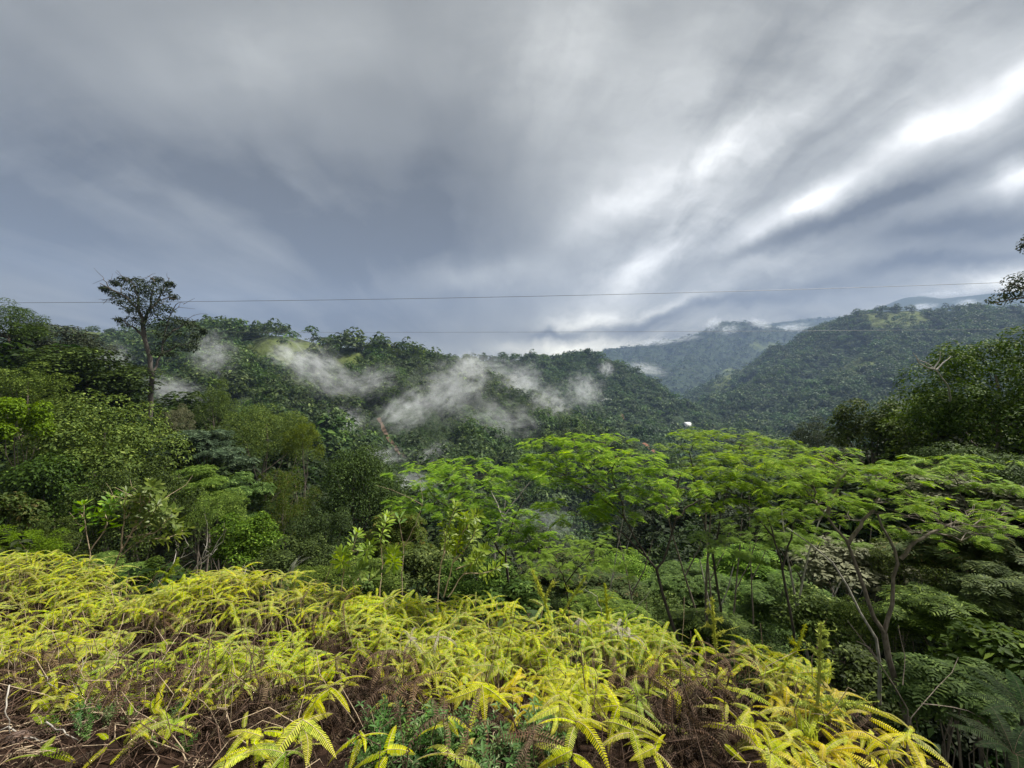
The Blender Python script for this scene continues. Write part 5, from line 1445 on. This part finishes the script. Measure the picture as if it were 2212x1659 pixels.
# ------------------------------------------------------------------ saplings with glossy leaves in whorls
OBV = np.array([[0, 0, 0], [.10, .35, .03], [.155, .68, .03], [0, 1, -.06], [-.155, .68, .03], [-.10, .35, .03], [0, .35, -.01], [0, .68, -.02]], float)
OBF4 = np.array([[0, 1, 6, 5], [6, 1, 2, 7], [5, 6, 7, 4], [7, 2, 3, 4]])
SAP = leaf_mat("sapling_leaf", (0.065, 0.13, 0.014), (0.18, 0.28, 0.035), trans=.38, rough=.45, spec=.3, c3=(.30, .40, .08))
SAP_Y = leaf_mat("sapling_leaf_yellow", (0.11, 0.18, 0.018), (0.24, 0.32, 0.04), trans=.42, rough=.45, spec=.3)
def sapling(name, label, Y, stems, mat, leaf, whorls=3, nleaf=9, r=.010, bark=STEM, cat='sapling', bare=0):
    b0 = at(*stems[0][0], Y); b0[2] -= .35
    rt = empty(name, b0); tag(rt, label, cat)
    mb, lv = MB(), MB()
    for st_ in stems:
        pts = [at(a, b, Y + (rng.normal(0, .06) if i_ and st_ is not stems[0] else 0)) for i_, (a, b) in enumerate(st_)]
        if st_ is stems[0]: pts = [b0] + pts
        c = resamp(np.array(pts), 12); c[1:-1] += rng.normal(0, .006, (10, 3)) * Y * .15
        mb.add(*tube(c - b0, np.linspace(r * (1 if st_ is stems[0] else .7), r * .3, 12), 5))
        L_ = np.linalg.norm(c[-1] - c[0]); T = nrm(c[-1] - c[-3])
        for w in range(whorls):
            cc_ = c[-1] - T * w * leaf * .62 + rng.normal(0, leaf * .05, 3)
            n = int(nleaf * rng.uniform(.7, 1.2)); a = rng.uniform(0, 6.28) + np.arange(n) * 2.4
            u1 = nrm(np.cross(T, [0, 1, .2])); u2 = np.cross(T, u1)
            tilt = (.95, .45, .2, .05, -.1)[min(w, 4)]
            Yv = nrm(np.cos(a)[:, None] * u1 + np.sin(a)[:, None] * u2 + T * (tilt + rng.normal(0, .2, (n, 1))))
            Z = nrm(T - Yv * (Yv @ T)[:, None] + rng.normal(0, .12, (n, 3))); Z = nrm(Z - Yv * np.sum(Z * Yv, 1, keepdims=True))
            lv.add(*inst(OBV, OBF4, cc_ - b0 + Yv * .01, np.cross(Yv, Z), Yv, Z, leaf * rng.uniform(.65, 1.15, n) * (1 if w else .9)))
    for k in range(bare):
        st_ = stems[rng.integers(0, len(stems))]; s0 = at(*st_[rng.integers(0, len(st_))], Y)
        e = s0 + np.array([rng.normal(0, .2), rng.normal(0, .2), rng.uniform(.05, .3)]); mb.add(*tube(curve(s0, e, n=4, wob=.05) - b0, np.linspace(r * .3, r * .1, 4), 4))
    link('stem', mb.mesh('stem', bark, True), rt)
    link('leaves', lv.mesh('leaves', mat), rt)
sapling('sapling', "many stemmed sapling with whorls of glossy oblong leaves at left", 5.2,
  [[(228, 1262), (262, 1190), (290, 1140), (312, 1080), (322, 1045)], [(262, 1190), (268, 1120), (272, 1065)], [(290, 1140), (330, 1110), (345, 1085)], [(280, 1160), (340, 1150), (372, 1110)], [(272, 1160), (310, 1130), (325, 1100)],
   [(262, 1200), (300, 1170), (340, 1165)], [(290, 1140), (300, 1110), (304, 1070)], [(272, 1120), (290, 1095), (298, 1082)], [(300, 1170), (350, 1130), (380, 1128)], [(320, 1090), (326, 1066), (330, 1052)], [(330, 1165), (370, 1160), (405, 1140)], [(310, 1140), (352, 1120), (360, 1098)]], SAP, .125, 4, 10, .013, bare=6)
sapling('sapling', "slim forked sapling left of the many stemmed one, pale leaves at its tips", 5.3,
  [[(190, 1262), (195, 1190), (185, 1140), (180, 1100), (182, 1092)], [(195, 1190), (225, 1150), (236, 1110), (240, 1075)], [(225, 1150), (232, 1125), (226, 1105)], [(180, 1120), (176, 1112), (172, 1108)], [(240, 1090), (252, 1085), (256, 1078)]], SAP, .12, 4, 8, .010, bare=5)
sapling('sapling', "sapling with yellow green leaf rosettes on the crest left of the middle", 3.9,
  [[(735, 1290), (742, 1240), (760, 1190), (772, 1150)], [(820, 1290), (826, 1220), (822, 1160), (836, 1118)], [(760, 1190), (790, 1190), (800, 1180)], [(826, 1220), (848, 1200), (850, 1190)], [(742, 1240), (740, 1210), (738, 1195)]], SAP_Y, .085, 5, 9, .007)
sapling('sapling', "tallest middle sapling on the crest with many small yellow green leaf whorls", 3.7,
  [[(945, 1290), (952, 1220), (968, 1140), (984, 1095)], [(958, 1290), (978, 1215), (1000, 1150), (1004, 1118)], [(978, 1215), (1010, 1180), (1030, 1140)], [(952, 1220), (965, 1180), (972, 1150)], [(1000, 1150), (1020, 1120), (1030, 1112)], [(978, 1200), (990, 1170), (994, 1150)],
   [(968, 1290), (1000, 1240), (1036, 1200), (1044, 1186)], [(985, 1230), (1020, 1215), (1030, 1205)], [(962, 1170), (960, 1150), (958, 1138)], [(1000, 1240), (1060, 1235), (1080, 1222)]], SAP_Y, .075, 5, 10, .008)
sapling('sapling', "thin sapling with a tuft of leaves beside the striped grass, topmost leaves orange", 4.6,
  [[(868, 1270), (872, 1180), (862, 1120)], [(872, 1180), (900, 1130), (912, 1090)], [(700, 1270), (715, 1220), (730, 1195)]], SAP, .10, 2, 6, .007, bare=3)
sapling('sapling', "low leafy sapling at the crest between the golden mound and the middle saplings", 3.9,
  [[(770, 1290), (764, 1262), (752, 1240)], [(770, 1290), (790, 1262), (806, 1245)], [(764, 1262), (775, 1250), (778, 1232)]], SAP, .10, 3, 8, .007)
# bare pale shrubs arching out of the crest
def bare_shrub(label, Y, lines, r=.009):
    b0 = at(*lines[0][0], Y); b0[2] -= .25
    rt = empty('bare_shrub', b0); tag(rt, label, 'shrub')
    mb = MB()
    for k, ln in enumerate(lines):
        pts = [at(a, b, Y + (rng.normal(0, .05) if i_ and k else 0)) for i_, (a, b) in enumerate(ln)]
        if k == 0: pts = [b0] + pts
        c = resamp(np.array(pts), 10); c[1:-1] += rng.normal(0, .004, (8, 3)) * Y * .5
        mb.add(*tube(c - b0, np.linspace(r if k == 0 else r * .6, r * .18, 10), 5))
    link('stem', mb.mesh('stem', BARK_P, True), rt)
bare_shrub("bare pale shrub arching to the right from the golden fern mound", 4.6,
  [[(398, 1262), (430, 1220), (460, 1190), (478, 1160), (484, 1128)], [(430, 1220), (452, 1200), (482, 1168), (490, 1140)], [(420, 1230), (446, 1190), (450, 1150), (442, 1110)], [(440, 1205), (462, 1195), (470, 1182)], [(440, 1208), (448, 1190), (440, 1175)]])
bare_shrub("thin bare twigs slanting right, left of the golden fern mound", 4.6,
  [[(345, 1255), (372, 1222), (392, 1205), (420, 1190)], [(372, 1222), (384, 1190), (378, 1165)], [(340, 1262), (390, 1228), (420, 1210)], [(392, 1205), (404, 1180), (398, 1150)]], .007)
bare_shrub("single bare twig standing in the golden fern mound", 4.2, [[(528, 1262), (528, 1240), (524, 1222)], [(528, 1240), (531, 1228), (528, 1220)]], .006)
bare_shrub("pale bare twig curving up right of the bleached crest ferns", 3.0, [[(1345, 1345), (1375, 1315), (1405, 1275)], [(1300, 1330), (1290, 1290), (1262, 1272)]], .005)
bare_shrub("long grey twigs lying over the bare soil at the bottom left corner", 1.95, [[(0, 1560), (40, 1590), (100, 1610), (170, 1640)], [(40, 1590), (90, 1600), (150, 1590)], [(100, 1560), (150, 1585), (215, 1640)], [(20, 1480), (10, 1530), (30, 1590)]], .006)
bare_shrub("brown dead stalk fan at the left above the bare soil", 2.3, [[(150, 1560), (160, 1500), (150, 1440)], [(160, 1510), (200, 1470), (215, 1430)], [(150, 1530), (120, 1480), (80, 1450)], [(155, 1500), (180, 1450), (178, 1420)]], .004)

# ------------------------------------------------------------------ grass tufts
GR = leaf_mat("grass_blade", (0.20, 0.27, 0.05), (0.36, 0.42, 0.10), trans=.3, rough=.4)
GRW = leaf_mat("grass_blade_pale", (0.40, 0.44, 0.30), (0.68, 0.70, 0.58), trans=.3, rough=.4)
def tuft(label, px, py, Y, n, L_, mat, lean=(0, 0), spread=.5):
    b0 = at(px, py, Y); rt_me = MB()
    for k in range(n):
        l = L_ * rng.uniform(.6, 1.1); a = rng.uniform(0, 6.283)
        hd = np.array([math.cos(a) * spread + lean[0], math.sin(a) * spread, 0])
        t = np.linspace(0, 1, 6)[:, None]
        c = rng.normal(0, .015, 3) * np.array([1, 1, 0]) + hd * l * t ** 1.6 + np.array([0, 0, 1]) * l * (t - .35 * t ** 2.2)
        wv = nrm(np.cross(hd + 1e-3, [0, 0, 1.0])) * .005 * np.sqrt(L_ / .3)
        w = (1 - t ** 2) * wv
        V = np.concatenate([c - w, c + w]); i_ = np.arange(5)
        rt_me.add(V, np.stack([i_, i_ + 1, i_ + 7, i_ + 6], 1))
    o = link('grass_tuft', rt_me.mesh('grass_tuft', mat), None, b0); tag(o, label, 'grass')
tuft("whitish striped grass tuft leaning right behind the golden fern mound", 628, 1240, 4.2, 16, .26, GRW, (.5, 0), .3)
tuft("green grass tuft under the whitish one at the golden mound", 632, 1285, 4.0, 40, .26, GR, (0, 0), .5)
tuft("green grass tuft in the dead stalks at left", 105, 1500, 2.5, 40, .17, GR, (.1, 0), .4)
tuft("small grass tuft right of the dead stalk fan", 165, 1545, 2.2, 30, .13, GR, (.0, 0), .5)
tuft("grass tuft among the golden ferns at the right end of the bank", 1745, 1600, 1.95, 20, .2, GR, (.0, 0), .4)

# ------------------------------------------------------------------ herb patch: small bluish green plants at the front edge
HB = leaf_mat("herb_leaf", (0.05, 0.11, 0.026), (0.12, 0.20, 0.055), trans=.3, rough=.45, c3=(.28, .36, .16))
HERB = []
for k in range(4):
    mb = MB(); h = .165
    for s_ in range(5):
        e = np.array([rng.normal(0, .05), rng.normal(0, .05), h * rng.uniform(.7, 1.1)])
        c = curve((0, 0, 0), e, n=8, wob=.02); mb.add(*tube(c, np.linspace(.0022, .001, 8), 4), 0)
        for q in range(1, 8):
            n = 4; a = rng.uniform(0, 6.28) + np.arange(n) * 1.57
            Yv = nrm(np.stack([np.cos(a), np.sin(a), np.full(n, .35) + rng.normal(0, .2, n)], 1)); Z = nrm(np.array([0, 0, 1.]) - Yv * Yv[:, 2:3])
            mb.add(*inst(SLIM_V, LEAF_F, np.tile(c[q], (n, 1)), np.cross(Yv, Z), Yv, Z, .034 * rng.uniform(.6, 1.2, n)), 1)
    HERB.append(mb)
herb_me = [b.mesh('herb', [STEM, HB]) for b in HERB]
def herb(px, py, Y, label, group, s=1.0):
    t_ = at(px, py, Y)
    z = float(H_BANK(np.array([t_[0]]), np.array([t_[1]]))[0])
    o = link('herb_plant', herb_me[rng.integers(0, 4)], None, (t_[0], t_[1], z)); o.scale = (s, s, s * rng.uniform(.8, 1.3)); o.rotation_euler = (0, 0, rng.uniform(0, 6.28))
    tag(o, label, 'herb', group)
for k in range(64):
    px = rng.uniform(800, 1200); Y = rng.uniform(1.66, 2.0)
    herb(px, 1600, Y, "bluish green small leaved herb in the patch at the middle of the bottom edge", 'herb patch plants', rng.uniform(.8, 1.3))
for k in range(14):
    herb(rng.uniform(60, 420), 1600, rng.uniform(1.9, 2.3), "small green herb scattered on the bare soil at the bottom left", 'herbs on the bare soil', rng.uniform(.35, .6))
red = mesh('red_leaf', OBV * .022, [OBF4], plain("red_orange_leaf", (.6, .12, .03)))
o = link('red_leaf', red, None, at(1020, 1500 + 110, 1.72)); o.rotation_euler = (1.0, .3, .8); tag(o, "tiny orange red leaf in the dark hollow left of the herb patch", 'leaf')
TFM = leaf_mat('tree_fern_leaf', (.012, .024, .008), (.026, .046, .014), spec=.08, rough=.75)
# stones at the very front
STONE = bark_mat("stone", (.07, .045, .035), (.16, .11, .085), 12)
def stone(px, py, Y, r, label):
    V = SV * np.array([1, .8, .6]); V = V * (1 + .25 * fbm(V[:, 0] * 2 + px, V[:, 1] * 2 + V[:, 2], 3, 5))[:, None] * r
    t_ = at(px, py, Y); z = float(H_BANK(np.array([t_[0]]), np.array([t_[1]]))[0])
    tag(link('stone', mesh('stone', V, [SQ, ST], STONE, [0, 0], True), None, (t_[0], t_[1], z + r * .2)), label, 'stone')
stone(800, 1640, 1.8, .07, "brown stone at the bottom edge under the fern with one upright frond")
stone(705, 1650, 1.75, .05, "small stone at the bottom edge below the biggest bottom left fern")
stone(180, 1590, 2.1, .04, "reddish stone in the bare soil at the bottom left")
stone(40, 1640, 1.95, .05, "larger stone in the bare soil by the bottom left corner")
for (a, b, Y, sc_, lab) in [(2190, 1630, 4.2, 1.2, "dark tree fern at the bottom right corner, its fronds in the shade"), (2215, 1540, 5.0, 1.5, "dark tree fern above the one in the bottom right corner")]:
    c0 = at(a, b, Y); rt = empty('tree_fern', c0 - np.array([0, 0, 1.6])); tag(rt, lab, 'tree fern')
    V, Fq = tube(curve((0, 0, 0), (0, 0, 1.6), n=5, wob=.01), .05, 7); link('trunk', mesh('trunk', V, [Fq], BARK_D, smooth_=True), rt)
    g = frond_geo(L=.55, n=34, width=.085, arch=.7, start=.55)
    fm = mesh('frond', np.concatenate([g[0], g[2]]), [g[1], g[3] + len(g[0])], [STEM_D, TFM], [0, 1])
    for k in range(11):
        f = link('frond', fm, rt, (0, 0, 1.6)); f.rotation_euler = (rng.uniform(-.1, .3), rng.normal(0, .15), k * .571); f.scale = (sc_ * .8,) * 3
